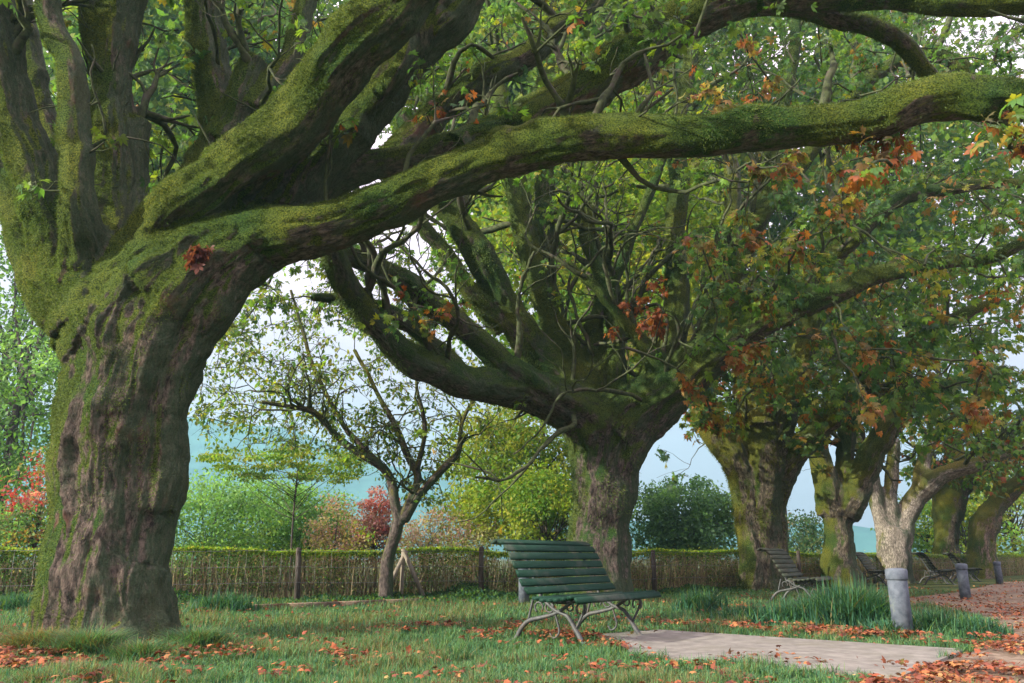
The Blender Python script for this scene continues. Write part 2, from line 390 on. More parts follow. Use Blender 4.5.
def foliage(tree, skel, clumps, tmpl, leaf, mat=M_LEAF, twig_r=.006, name_w='branches', name_l='crown', bend=.5, br=1.0, wood=None):
    """clumps: (centre, radius, n_twigs, leaves_per_twig, mix, droop). A branch runs from the nearest limb to each clump, twigs fill it, leaves sit on twigs."""
    SP, SR = skel; wood = wood or MB(); LP = []; LD = []; LC = []; LS = []
    kd = KDTree(len(SP) + 20000); K = [SP[i] for i in range(len(SP))]
    A = np.array(SP); 
    order = sorted(range(len(clumps)), key=lambda i: np.min(((A - clumps[i][0]) ** 2).sum(1)))
    for ci in order:
        c, R, nt_, nl, mix, droop = clumps[ci]; c = np.asarray(c, float)
        dd = ((A - c) ** 2).sum(1) + 0.0; j = int(np.argmin(dd)); a = A[j]; dist = math.sqrt(dd[j])
        k = max(4, int(dist / .35) + 2); t = np.linspace(0, 1, k)[:, None]
        mid = (a + c) / 2 + np.array([rng.normal(0, .12), rng.normal(0, .12), rng.uniform(.0, .35)]) * dist * bend
        b = (1 - t) ** 2 * a + 2 * t * (1 - t) * mid + t * t * c
        b[1:-1] += rng.normal(0, .035, (k - 2, 3)) * min(dist, 2)
        r0 = min(.055, .010 + .014 * dist) * br
        wood.tube(b, np.linspace(r0, twig_r * 1.3, k), 5, False)
        A = np.vstack([A, b[k // 2:]])
        for _ in range(nt_):
            s = b[rng.integers(max(1, k // 2), k)]
            dv = rng.normal(0, 1, 3); dv /= np.linalg.norm(dv); e = c + dv * R * rng.uniform(.45, 1.0) ** .6 * np.array([1, 1, .7])
            e[2] -= droop * R * rng.uniform(.2, 1)
            m_ = (s + e) / 2 + rng.normal(0, .12, 3) * R + np.array([0, 0, .15 * R])
            tt = np.linspace(0, 1, 5)[:, None]; w = (1 - tt) ** 2 * s + 2 * tt * (1 - tt) * m_ + tt * tt * e
            wood.tube(w, np.linspace(twig_r, twig_r * .4, 5), 3, False)
            q = rng.uniform(.3, 1.05, nl); wp = np.stack([np.interp(q, tt[:, 0], w[:, i]) for i in range(3)], 1)
            LP.append(wp + rng.normal(0, leaf * .35, (nl, 3)))
            d_ = rng.normal(0, .6, (nl, 3)) + (e - s) / (np.linalg.norm(e - s) + 1e-6) * .6; d_[:, 2] -= .35 + droop * .5; LD.append(d_)
            cc = palette(1, mix, .12)
            col = palette(nl, mix); col = .5 * col + .5 * cc if rng.random() < .7 else col
            LC.append(col); LS.append(leaf * rng.uniform(.6, 1.25, nl))
    wo = wood.build(name_w, M_BRANCH, tree, smooth=True)
    V, Q = leaves_geo(np.concatenate(LP), np.concatenate(LD), np.concatenate(LS), tmpl)
    C = np.repeat(np.concatenate(LC), len(tmpl[0]), 0)
    lo = mesh_obj(name_l, V, Q, mat, tree, col=C)
    return wo, lo

def gnarl(sk, n, length, r0, up=.5, sub=3, wig=.3, minr=.03, zmin=-9, tip_p=0.0, tip=None, keep=None):
    """crooked secondary branches growing from the limbs; returns tubes, denser skeleton, leaf clumps at the tips"""
    SP, SR = np.asarray(sk[0]), np.asarray(sk[1]); mb = MB(); XP = [SP]; XR = [SR]; tips = []
    ok = np.where((SR > minr) & (SP[:, 2] > zmin))[0]
    def walk(a, d, l, r, lev):
        k = max(4, int(l / .17)); pts = [a]; p = a.copy()
        for i in range(k):
            d = d + rng.normal(0, wig, 3) + np.array([0, 0, .05 * up]); d /= np.linalg.norm(d); p = p + d * l / k; pts.append(p.copy())
        pts = np.array(pts); rr = np.linspace(r, max(r * .28, .004), k + 1) * (1 + .15 * rng.normal(0, 1, k + 1)); mb.tube(pts, rr, 7 if lev == 0 else 5, False)
        XP.append(pts[1:]); XR.append(rr[1:] * .3)
        if lev < 2:
            for _ in range(rng.integers(1, sub + 1) if lev else sub):
                i = rng.integers(max(1, k // 4), k); dd = pts[i] - pts[i - 1]; dd /= np.linalg.norm(dd) + 1e-9
                dd = dd * .7 + rng.normal(0, .55, 3) + np.array([0, 0, .25 * up]); dd /= np.linalg.norm(dd)
                walk(pts[i], dd, l * rng.uniform(.35, .6), rr[i] * .65, lev + 1)
        if tip and rng.random() < tip_p: tips.append((pts[-1], *tip))
    for _ in range(n):
        j = rng.choice(ok); a = SP[j]; t = SP[min(j + 1, len(SP) - 1)] - SP[j - 1]; t /= np.linalg.norm(t) + 1e-9
        if np.linalg.norm(SP[min(j + 1, len(SP) - 1)] - a) > 1: continue
        d = t * .55 + rng.normal(0, .5, 3) + np.array([0, 0, up]); d /= np.linalg.norm(d)
        if keep and not keep(a, d): continue
        walk(a + 0, d, rng.uniform(*length), min(SR[j] * .5, rng.uniform(*r0)), 0)
    return mb, (np.concatenate(XP), np.concatenate(XR)), tips

def moss_fur(parent, V, Q, n, lmin, lmax, base=(.075, .11, .02), width=.004, left=.7, amount=.2, seed=3):
    a, b, c, d = (V[Q[:, i]] for i in range(4)); nr = np.cross(c - a, d - b); ar = np.linalg.norm(nr, axis=1); nr = nr / (ar[:, None] + 1e-12)
    ce = (a + b + c + d) / 4
    w = np.clip(.55 * nr[:, 2] - left * nr[:, 0] + fbm(ce * np.array([3, 3, 1.6]), seed, 3) * 1.1 + amount, 0, 1) * ar
    w = np.where(ce[:, 2] < -.02, 0, w)
    f = rng.choice(len(Q), n, p=w / w.sum()); s, t = rng.random((2, n, 1))
    p = (a[f] * (1 - s) + b[f] * s) * (1 - t) + (d[f] * (1 - s) + c[f] * s) * t; N = nr[f]
    l = rng.uniform(lmin, lmax, (n, 1)); dr = N * .8 + rng.normal(0, .5, (n, 3)) + np.array([0, 0, -.55]); dr /= np.linalg.norm(dr, axis=1)[:, None]
    tip = p + dr * l; sd = np.cross(dr, N + rng.normal(0, .3, (n, 3))); sd /= np.linalg.norm(sd, axis=1)[:, None] + 1e-9
    W = np.stack([p - sd * width - N * .004, p + sd * width - N * .004, tip], 1).reshape(-1, 3)
    col = np.array(base) * np.clip(rng.normal(1, .2, (n, 1)), .5, 1.6) * (1 + .45 * fbm(p * 2.2, 91, 3))[:, None] * np.where(rng.random((n, 1)) < .1, np.array([[1.4, 1.15, .9]]), 1.0)
    return mesh_obj('moss', W, np.arange(n * 3).reshape(-1, 3), M_MOSS, parent, col=np.repeat(col, 3, 0))

def region(n, x0, x1, y0, y1, d0, d1, R, tw, nl, mix, droop=.3, keep=None):
    out = []
    while len(out) < n:
        x, y, d = rng.uniform(x0, x1), rng.uniform(y0, y1), rng.uniform(d0, d1)
        if keep and not keep(x, y): continue
        out.append((P(x, y, d), R * rng.uniform(.7, 1.25), tw, nl, mix if isinstance(mix, dict) else mix[rng.integers(len(mix))], droop))
    return out
def above(n, cx, cy, rx, ry, z0, z1, R, tw, nl, mix):
    out = []
    for _ in range(n * 4):
        if len(out) >= n: break
        a = rng.uniform(0, 2 * math.pi); q = math.sqrt(rng.random()); x = cx + rx * q * math.cos(a); y = cy + ry * q * math.sin(a); z = rng.uniform(z0, z1)
        # outside the view frustum only: up above the top edge of the photo
        p = np.array([x, y, z]); py = CY - F * ((z - H) * CT - y * ST) / (y * CT + (z - H) * ST) if (y * CT + (z - H) * ST) > .1 else -999
        if py > -30: continue
        out.append((p, R * rng.uniform(.8, 1.3), tw, nl, mix, .2))
    return out

# ======== TREE 1, the near mossy giant on the left
t1 = tag(empty('chestnut_tree', GX(108, 8.3) * [1, 1, 0]), 'massive near tree, yellow-green mossy trunk at left, one long limb crossing the view', 'tree')
D = 8.3
L1 = [
 px_limb((107, 'g', D, 70), (108, 615, D, 60), (111, 560, D, 55), (115, 500, D, 54), (121, 440, D, 57), (130, 385, D, 59), (141, 335, D, 62), (150, 290, D, 56), (160, 250, D, 50)),
 # roots
 px_limb((90, 610, D, 30), (72, 'g', D - .4, 22), (58, 'g', D - .8, 12)),
 px_limb((115, 610, D, 30), (110, 'g', D - .7, 24), (112, 'g', D - 1.1, 12)),
 px_limb((130, 610, D, 30), (155, 'g', D - .3, 24), (176, 'g', D - .5, 12)),
 px_limb((80, 620, D, 30), (58, 'g', D + .1, 18), (42, 'g', D + .2, 9)),
 px_limb((100, 610, D, 30), (80, 'g', D + .8, 20), (60, 'g', D + 1.2, 10)),
 px_limb((138, 520, D - .05, 34), (146, 440, D - .1, 40), (160, 380, D - .15, 46), (182, 325, D - .2, 50), (214, 280, D - .3, 48), (255, 247, D - .35, 40)),
 # left limbs
 px_limb((110, 330, D, 52), (75, 270, D, 40), (48, 215, D - .1, 30), (22, 150, D - .2, 29), (5, 80, D - .3, 27), (-8, 10, D - .4, 25), (-30, -80, D - .5, 18), (-50, -160, D - .6, 11)),
 px_limb((85, 300, D, 40), (30, 235, D + .1, 27), (0, 190, D + .2, 23), (-40, 130, D + .3, 20), (-90, 60, D + .5, 16), (-140, -40, D + .6, 10)),
 px_limb((75, 230, D, 20), (56, 150, D + .4, 15), (38, 80, D + .6, 13), (24, 0, D + .7, 12), (14, -80, D + .8, 9)),
 px_limb((90, 260, D - .2, 30), (78, 205, D - .5, 20), (73, 140, D - .6, 17), (68, 70, D - .7, 16), (50, 20, D - .7, 14), (38, -40, D - .8, 12), (20, -120, D - .9, 7)),
 px_limb((125, 290, D, 45), (112, 225, D, 30), (108, 160, D, 25), (108, 90, D + .1, 23), (116, 30, D + .1, 27), (128, -30, D + .2, 27), (150, -110, D + .3, 16)),
 px_limb((108, 70, D + .1, 16), (95, 20, D, 17), (84, -40, D - .1, 14), (60, -120, D - .2, 9)),
 px_limb((128, 230, D + .1, 24), (130, 180, D + .2, 18), (134, 140, D + .2, 15), (138, 118, D + .2, 14)),
 # the diagonal lit limb
 px_limb((130, 300, D, 52), (160, 230, D - .2, 38), (210, 190, D - .5, 33), (265, 145, D - .8, 33), (315, 95, D - 1.1, 36), (360, 45, D - 1.4, 36), (398, 0, D - 1.6, 33), (440, -60, D - 1.9, 26), (490, -130, D - 2.2, 15)),
 # limb behind with two heads
 px_limb((190, 260, D + .3, 40), (205, 190, D + .6, 30), (222, 140, D + .8, 24), (215, 90, D + .9, 21), (208, 40, D + 1, 21), (204, -20, D + 1, 22), (195, -100, D + 1.2, 14)),
 px_limb((222, 150, D + .7, 24), (238, 110, D + .7, 18), (250, 80, D + .7, 17), (256, 62, D + .7, 16)),
 px_limb((250, 110, D + .7, 14), (285, 70, D + .9, 13), (300, 30, D + 1, 12), (318, -30, D + 1.2, 10)),
 # broad dark limb
 px_limb((200, 280, D, 50), (262, 232, D, 40), (300, 190, D - .1, 34), (342, 140, D - .2, 33), (380, 88, D - .2, 35), (420, 38, D - .3, 36), (458, -8, D - .3, 36), (500, -70, D - .4, 26), (560, -150, D - .5, 14)),
 px_limb((345, 130, D - .2, 18), (395, 75, D - .6, 10), (408, 35, D - .7, 9), (402, -10, D - .8, 9), (410, -90, D - .8, 6)),
 # the long level limb
 px_limb((180, 290, D - .1, 56), (240, 250, D - .3, 42), (300, 226, D - .5, 33), (360, 210, D - .6, 29), (420, 190, D - .7, 28), (480, 162, D - .8, 27), (540, 145, D - .9, 28), (600, 139, D - 1, 28), (660, 136, D - 1, 27), (720, 133, D - 1.1, 27), (790, 128, D - 1.2, 25), (860, 118, D - 1.3, 24), (930, 108, D - 1.4, 25), (1000, 102, D - 1.5, 26), (1070, 95, D - 1.6, 22), (1180, 70, D - 1.7, 15)),
 # limb lying on top, then rising to the right and along the top edge
 px_limb((300, 200, D + .1, 26), (370, 165, D + .3, 18), (430, 155, D + .4, 16), (480, 138, D + .4, 17), (530, 122, D + .4, 20), (580, 95, D + .4, 25), (630, 55, D + .4, 29), (690, 18, D + .4, 27), (760, -2, D + .3, 24), (860, -8, D + .2, 22), (960, -2, D, 20), (1060, 0, D - .2, 16), (1180, -30, D - .3, 10)),
 px_limb((455, 150, D + .3, 14), (500, 118, D + .6, 11), (548, 92, D + .7, 10), (600, 60, D + .8, 9), (650, 10, D + .9, 8)),
 px_limb((380, 170, D + .6, 18), (420, 130, D + 1, 16), (462, 95, D + 1.1, 16), (508, 66, D + 1.2, 16), (550, 34, D + 1.3, 15), (590, 4, D + 1.4, 14), (640, -60, D + 1.6, 9)),
 px_limb((770, 0, D + .3, 13), (830, 12, D + .6, 11), (880, 38, D + .9, 11), (925, 75, D + 1.1, 9), (955, 110, D + 1.3, 6)),
]
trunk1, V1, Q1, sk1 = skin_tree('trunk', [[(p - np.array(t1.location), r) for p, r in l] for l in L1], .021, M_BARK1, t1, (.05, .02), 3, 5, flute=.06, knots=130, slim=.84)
moss_fur(trunk1, V1, Q1, 420000, .012, .04, base=(.085, .128, .028), amount=.2, width=.0045, left=1.2)
o1 = np.array(t1.location)
def shift(cl, o): return [(c - o, *r) for c, *r in cl]
cl1 = []
cl1 += region(3, 1000, 1060, 100, 190, 5.6, 6.6, .3, 8, 4, {'green': 4, 'yellow': 1, 'orange': 1, 'rust': 1}, .6)
cl1 += region(5, 850, 1000, 140, 175, 6.4, 7.2, .2, 5, 4, {'green': 2, 'orange': 2, 'rust': 2}, .5)
cl1 += region(4, 420, 560, 95, 130, 8.4, 9.2, .15, 3, 3, {'green': 2, 'orange': 2, 'rust': 2}, .6)
PAL['redbrown'] = [(.1, .03, .02), (.13, .045, .03), (.07, .025, .02)]
cl1 += region(3, 192, 202, 235, 268, 7.35, 7.5, .06, 5, 3, {'redbrown': 1}, .9)
cl1 += region(10, 130, 200, -20, 200, 9.0, 11, .5, 8, 3, {'bright': 2, 'green': 2, 'yellow': 1}, .3)
cl1 += region(16, 300, 480, -60, 130, 9.3, 12, .5, 9, 5, {'bright': 2, 'green': 2, 'yellow': .5}, .3)
cl1 += region(10, 480, 720, -60, 40, 7.5, 10, .5, 8, 4, {'green': 3, 'bright': 1}, .4)
cl1 += above(70, -2.0, 8.5, 5.0, 4.5, 5.5, 11, .9, 10, 5, {'green': 3, 'bright': 1, 'orange': .3})
g1, sk1b, tp1 = gnarl(sk1, 60, (1.0, 2.6), (.03, .07), up=.9, zmin=3.9, tip_p=.25, tip=(.22, 3, 3, {'green': 2, 'bright': 1, 'orange': .3}, .4), keep=lambda a, d: a[2] > 4.6 or a[0] < 3)
foliage(t1, sk1b, shift(cl1, o1) + tp1, PALM, .11, wood=g1)

# ======== TREE 2, centre
D = 15.5
t2 = tag(empty('chestnut_tree', GX(602, D) * [1, 1, 0]), 'dark spreading tree with forked fluted trunk standing behind the nearest bench, limbs fanning both ways', 'tree', 'old trees in the row along the hedge')
L2 = [
 px_limb((601, 'g', D, 38), (601, 570, D, 31), (601, 530, D, 29), (602, 490, D, 28), (604, 455, D, 28), (608, 425, D, 29), (612, 400, D, 22)),
 px_limb((586, 'g', D - .3, 18), (586, 560, D - .2, 15), (587, 500, D - .2, 16), (590, 440, D, 22)),
 px_limb((620, 'g', D - .2, 15), (619, 540, D - .2, 13), (623, 490, D - .2, 14), (634, 450, D - .15, 18), (655, 415, D - .2, 20), (690, 378, D - .3, 18)),
 px_limb((600, 430, D, 34), (570, 408, D - .3, 26), (530, 390, D - .9, 21), (490, 384, D - 1.6, 18), (450, 376, D - 2.3, 17), (412, 358, D - 3, 16), (382, 330, D - 3.5, 15), (355, 295, D - 4, 15), (335, 262, D - 4.5, 14), (320, 220, D - 5, 12)),
 px_limb((540, 392, D - .9, 16), (490, 352, D - 1.6, 14), (450, 318, D - 2.2, 14), (415, 290, D - 2.6, 13), (375, 270, D - 3, 12), (330, 255, D - 3.4, 10), (280, 235, D - 4, 8)),
 px_limb((470, 378, D - 2, 11), (430, 340, D - 2.6, 9), (390, 312, D - 3, 8), (350, 300, D - 3.4, 7), (310, 295, D - 4, 5)),
 px_limb((580, 410, D, 28), (530, 345, D - .4, 19), (500, 300, D - .7, 17), (480, 255, D - 1, 16), (455, 215, D - 1.2, 14), (425, 170, D - 1.4, 13), (400, 110, D - 1.7, 10)),
 px_limb((500, 330, D - .5, 12), (470, 290, D - 1, 10), (440, 245, D - 1.4, 9), (400, 200, D - 1.8, 7)),
 px_limb((585, 400, D, 24), (562, 345, D, 16), (545, 290, D, 14), (530, 240, D, 13), (515, 180, D, 12), (500, 100, D, 9), (490, 20, D, 6)),
 px_limb((565, 360, D + .1, 14), (548, 300, D + .3, 13), (545, 230, D + .4, 12), (546, 160, D + .5, 12), (548, 80, D + .6, 11), (552, 0, D + .7, 9), (555, -80, D + .8, 5)),
 px_limb((598, 400, D, 18), (596, 330, D + .1, 9), (605, 290, D + .1, 8), (590, 240, D + .2, 8), (592, 190, D + .2, 7), (580, 120, D + .3, 5)),
 px_limb((612, 400, D, 16), (618, 330, D - .1, 8), (612, 290, D - .1, 7), (635, 230, D - .2, 6), (655, 180, D - .2, 5), (675, 120, D - .3, 4)),
 px_limb((608, 380, D + .2, 14), (620, 320, D + .3, 8), (602, 260, D + .5, 6), (572, 190, D + .8, 6), (565, 140, D + .9, 5)),
 px_limb((615, 430, D, 34), (650, 400, D - .2, 30), (690, 375, D - .4, 26), (725, 345, D - .7, 21), (765, 318, D - 1, 17), (815, 300, D - 1.4, 14), (870, 278, D - 1.8, 11), (930, 262, D - 2.2, 8), (990, 258, D - 2.5, 7), (1040, 235, D - 2.8, 6)),
 px_limb((650, 405, D, 24), (668, 350, D + .2, 17), (678, 290, D + .3, 13), (676, 220, D + .4, 11), (680, 140, D + .5, 10), (690, 60, D + .6, 9), (700, -30, D + .7, 6)),
 px_limb((700, 370, D - .4, 18), (725, 300, D - .3, 12), (752, 230, D - .2, 10), (775, 150, D, 9), (790, 70, D + .2, 7), (800, -20, D + .3, 5)),
 px_limb((670, 385, D - .2, 18), (640, 340, D - .6, 8), (605, 300, D - 1, 6), (570, 260, D - 1.3, 4)),
 px_limb((780, 312, D - 1.1, 12), (840, 250, D - 1.2, 9), (900, 200, D - 1.3, 8), (970, 188, D - 1.4, 7), (1060, 180, D - 1.5, 5)),
 px_limb((750, 230, D - .3, 8), (820, 140, D - .3, 8), (870, 80, D - .3, 8), (920, 55, D - .4, 8), (960, 65, D - .5, 7), (985, 110, D - .5, 5)),
]
o2 = np.array(t2.location)
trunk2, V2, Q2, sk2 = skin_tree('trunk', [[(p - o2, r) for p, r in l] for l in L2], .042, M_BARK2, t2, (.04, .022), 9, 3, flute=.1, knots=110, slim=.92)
moss_fur(trunk2, V2, Q2, 90000, .03, .08, base=(.085, .13, .04), width=.007, amount=.2)
G1 = {'green': 4, 'dark': 2, 'bright': 1, 'orange': .25}
PAL['tan'] = [(.3, .19, .07), (.25, .2, .07), (.34, .16, .06)]
G2a = {'green': 4, 'dark': 1, 'blue': .8, 'orange': .4, 'rust': .2, 'yellow': .8, 'tan': .4}
G2 = [G2a, G2a, {'green': 4, 'dark': 1}, {'green': 3, 'blue': 2}, {'yellow': 2, 'green': 2.5, 'tan': .5}, {'tan': 2, 'orange': 1, 'yellow': 1, 'green': 3}, {'green': 3, 'bright': 2}, {'green': 3, 'bright': 1}]
GO = [{'tan': 4, 'orange': 2, 'yellow': 1.5, 'green': 1}, {'orange': 2, 'tan': 3, 'green': 1.5}, {'orange': 2, 'rust': 1, 'yellow': 2, 'green': 2}]
cl2 = []
cl2 += region(75, 400, 720, -60, 190, 12.5, 19, .75, 10, 7, {'bright': 2.2, 'green': 2.5, 'yellow': .8}, .2)
cl2 += region(70, 680, 1040, -40, 130, 11, 19, .7, 10, 6, G1, .4)
cl2 += region(26, 690, 900, 150, 300, 11.0, 15, .55, 11, 6, G2, .7)
cl2 += region(15, 690, 860, 240, 380, 11.5, 14.5, .5, 11, 6, G2, .8)
cl2 += region(14, 880, 1050, 150, 300, 11, 14, .6, 10, 5, G2, .6)
cl2 += region(16, 420, 690, 180, 320, 16, 18, .3, 5, 3, {'green': 2, 'bright': 2, 'orange': 1}, .4)
cl2 += region(8, 590, 660, 270, 340, 14.2, 15, .22, 6, 4, {'rust': 2, 'orange': 2}, .9)
cl2 += region(7, 380, 470, 270, 330, 10.8, 12.5, .25, 5, 3, {'green': 2, 'orange': 1.5, 'bright': 1}, .6)
cl2 += region(30, 200, 430, 235, 340, 11, 14, .4, 8, 3, {'green': 2, 'yellow': 1, 'bright': 1}, .5)
cl2 += region(11, 740, 860, 150, 265, 10.5, 12.5, .3, 9, 6, GO, .8)
cl2 += region(7, 690, 770, 290, 430, 11.5, 13, .25, 8, 6, GO, .9)
cl2 += region(8, 850, 1000, 260, 440, 11, 14, .22, 7, 5, GO, .8)
cl2 += region(6, 690, 800, 0, 120, 10.5, 13, .25, 7, 5, GO, .8)
cl2 += region(26, 320, 470, 110, 300, 12, 17, .45, 9, 5, {'bright': 2, 'green': 2.5, 'yellow': .5}, .3)
cl2 += region(34, 880, 1060, 30, 330, 14, 20, .65, 10, 6, {'green': 3, 'bright': 1, 'blue': .5}, .4)
cl2 += above(70, 2, 14.5, 6, 5, 7, 13, 1.1, 10, 5, G1)
g2, sk2b, tp2 = gnarl(sk2, 110, (1.4, 4.2), (.04, .085), up=.55, wig=.2, zmin=2.6, tip_p=.14, tip=(.3, 3, 3, {'green': 2, 'bright': 1.5, 'yellow': .5, 'orange': .2}, .4))
foliage(t2, sk2b, shift(cl2, o2) + tp2, PALM, .115, twig_r=.007, wood=g2)

# ======== TREE 3
D = 20.5
t3 = tag(empty('chestnut_tree', GX(764, D) * [1, 1, 0]), 'thick moss-flanked tree just behind the second bench, orange leaves hanging low', 'tree', 'old trees in the row along the hedge')
o3 = np.array(t3.location)
L3 = [
 px_limb((762, 'g', D, 26), (763, 560, D, 20), (763, 520, D, 19), (764, 480, D, 22), (762, 450, D, 26), (760, 425, D, 22)),
 px_limb((750, 'g', D - .3, 14), (750, 540, D - .2, 12), (745, 490, D - .2, 13), (728, 455, D - .2, 16), (712, 430, D - .3, 14), (700, 395, D - .3, 12), (690, 340, D - .3, 9), (680, 280, D - .3, 6)),
 px_limb((779, 'g', D - .2, 13), (777, 530, D - .1, 11), (783, 480, D - .1, 13), (805, 445, D - .4, 14), (840, 410, D - 1, 12), (880, 370, D - 1.5, 10), (930, 330, D - 2, 8), (1000, 300, D - 2.5, 6)),
 px_limb((760, 430, D, 28), (750, 380, D, 18), (740, 320, D + .2, 14), (735, 250, D + .3, 11), (730, 160, D + .4, 8)),
 px_limb((768, 440, D, 26), (790, 380, D, 17), (815, 320, D + .2, 14), (840, 240, D + .3, 11), (850, 140, D + .4, 8)),
]
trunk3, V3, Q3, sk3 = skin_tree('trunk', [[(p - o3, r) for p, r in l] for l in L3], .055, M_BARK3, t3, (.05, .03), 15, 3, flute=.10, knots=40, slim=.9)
moss_fur(trunk3, V3, Q3, 26000, .04, .1, base=(.1, .125, .03), width=.009, amount=.1)
cl3 = []
cl3 += region(44, 690, 1040, 160, 400, 16, 22, .8, 11, 6, G2, .5)
cl3 += region(12, 700, 900, 370, 412, 16, 20, .5, 10, 6, {'green': 3, 'dark': 1, 'orange': 1, 'yellow': 1}, .9)
cl3 += region(4, 690, 725, 390, 430, 17.5, 19, .4, 9, 6, {'green': 2, 'orange': 2, 'yellow': 1}, .9)
cl3 += region(13, 860, 1040, 310, 400, 14, 18, .6, 10, 6, {'green': 3, 'dark': 1, 'orange': .5, 'bright': 1}, .7)
cl3 += above(40, 7, 19.5, 6, 5, 8, 14, 1.3, 10, 5, G1)
g3, sk3b, tp3 = gnarl(sk3, 60, (1.2, 4.0), (.04, .09), up=.5, zmin=3.2, tip_p=.3, tip=(.35, 3, 4, G2a, .4))
foliage(t3, sk3b, shift(cl3, o3) + tp3, PALM, .17, twig_r=.008, wood=g3)

# ======== TREES 4..7
def far_tree(label, D, limbs, mat, seed, px0, cl, leaf=.2, voxel=.06, tm=LOBE, group='old trees in the row along the hedge', disp=(.06, .03), flute=.1):
    t = tag(empty('chestnut_tree', GX(px0, D) * [1, 1, 0]), label, 'tree', group); o = np.array(t.location)
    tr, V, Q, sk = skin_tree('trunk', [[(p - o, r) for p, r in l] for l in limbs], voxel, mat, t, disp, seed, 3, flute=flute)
    g_, skb, tps = gnarl(sk, 30, (1.2, 3.6), (.04, .09), up=.6, wig=.2, zmin=3.6, tip_p=.1, tip=(.4, 3, 4, G2a, .4))
    foliage(t, skb, shift(cl, o) + tps, tm, leaf, twig_r=.01, wood=g_); return t
D = 23.5
far_tree('forked tree with sunlit mossy left flank between the second bench and the near bollard', D, [
 px_limb((840, 'g', D, 22), (839, 555, D, 17), (838, 525, D, 15), (838, 500, D, 15), (838, 485, D, 13)),
 px_limb((834, 510, D, 17), (824, 480, D, 12), (816, 450, D, 11), (806, 415, D, 9), (800, 360, D, 7)),
 px_limb((842, 510, D, 17), (860, 480, D - .3, 13), (876, 450, D - .5, 12), (895, 420, D - .8, 10), (930, 395, D - 1.2, 8), (990, 370, D - 1.6, 5)),
 px_limb((840, 500, D, 14), (845, 460, D + .2, 10), (850, 420, D + .3, 9), (860, 350, D + .4, 6)),
], M_BARK3, 21, 840,
 region(30, 790, 1040, 300, 425, 20, 27, .9, 11, 6, G2, .5) + region(4, 800, 860, 400, 425, 21, 25, .5, 9, 6, {'green': 3, 'yellow': 1, 'orange': .8}, .7) + above(22, 12, 24, 6, 5, 10, 15, 1.5, 9, 5, G1))
D = 27
far_tree('pale grey-brown tree splitting into a V just behind the near bollard', D, [
 px_limb((893, 'g', D, 19), (893, 565, D, 16), (893, 545, D, 15), (894, 530, D, 15)),
 px_limb((890, 545, D, 12), (882, 520, D, 8), (877, 500, D, 8), (872, 480, D, 7), (862, 450, D, 6), (850, 400, D, 4)),
 px_limb((893, 540, D, 9), (892, 510, D, 8), (891, 480, D, 7), (895, 440, D, 5)),
 px_limb((898, 545, D, 13), (908, 520, D, 11), (918, 500, D, 11), (932, 482, D - .3, 10), (955, 470, D - .6, 8), (985, 460, D - 1, 7), (1030, 440, D - 1.4, 5)),
 px_limb((915, 505, D, 8), (922, 470, D, 7), (930, 430, D, 5)),
], M_BARK4, 27, 893,
 region(14, 850, 1040, 370, 425, 23, 29, .8, 10, 6, {'green': 3, 'bright': 1, 'orange': .5, 'yellow': .5}, .5) + region(8, 900, 1040, 425, 452, 24, 28, .6, 9, 6, {'green': 3, 'bright': 1, 'orange': .9}, .7) + above(16, 16, 27, 5, 5, 11, 16, 1.5, 9, 5, G1), disp=(.04, .015), flute=.05)
D = 34.5
far_tree('stout upright tree further back between the pale forked tree and the leaning one', D, [
 px_limb((948, 'g', D, 17), (947, 560, D, 14), (947, 530, D, 13), (948, 505, D, 14), (952, 480, D, 11), (955, 440, D, 8)),
 px_limb((950, 510, D, 10), (965, 485, D, 8), (985, 465, D, 6)),
 px_limb((946, 510, D, 9), (935, 485, D, 6), (925, 455, D, 5)),
], M_BARK3, 33, 948, region(22, 900, 1040, 420, 480, 32, 38, 1.0, 9, 6, {'green': 3, 'bright': 1, 'yellow': .6, 'orange': .4}, .4), leaf=.24, voxel=.08)
D = 33
far_tree('leaning brown-barked tree at the right edge beside the farthest bollard', D, [
 px_limb((983, 'g', D, 18), (982, 560, D, 14), (982, 540, D, 12), (986, 522, D, 12), (993, 508, D, 10), (1006, 495, D, 9), (1022, 482, D - .3, 8), (1050, 465, D - .6, 6)),
 px_limb((986, 535, D, 8), (988, 510, D, 6), (998, 488, D, 5), (1000, 460, D, 4)),
], M_BARK5, 39, 983, region(24, 950, 1080, 410, 480, 28, 34, 1.0, 9, 6, {'green': 3, 'bright': 1, 'orange': 1}, .5), leaf=.22, voxel=.07)

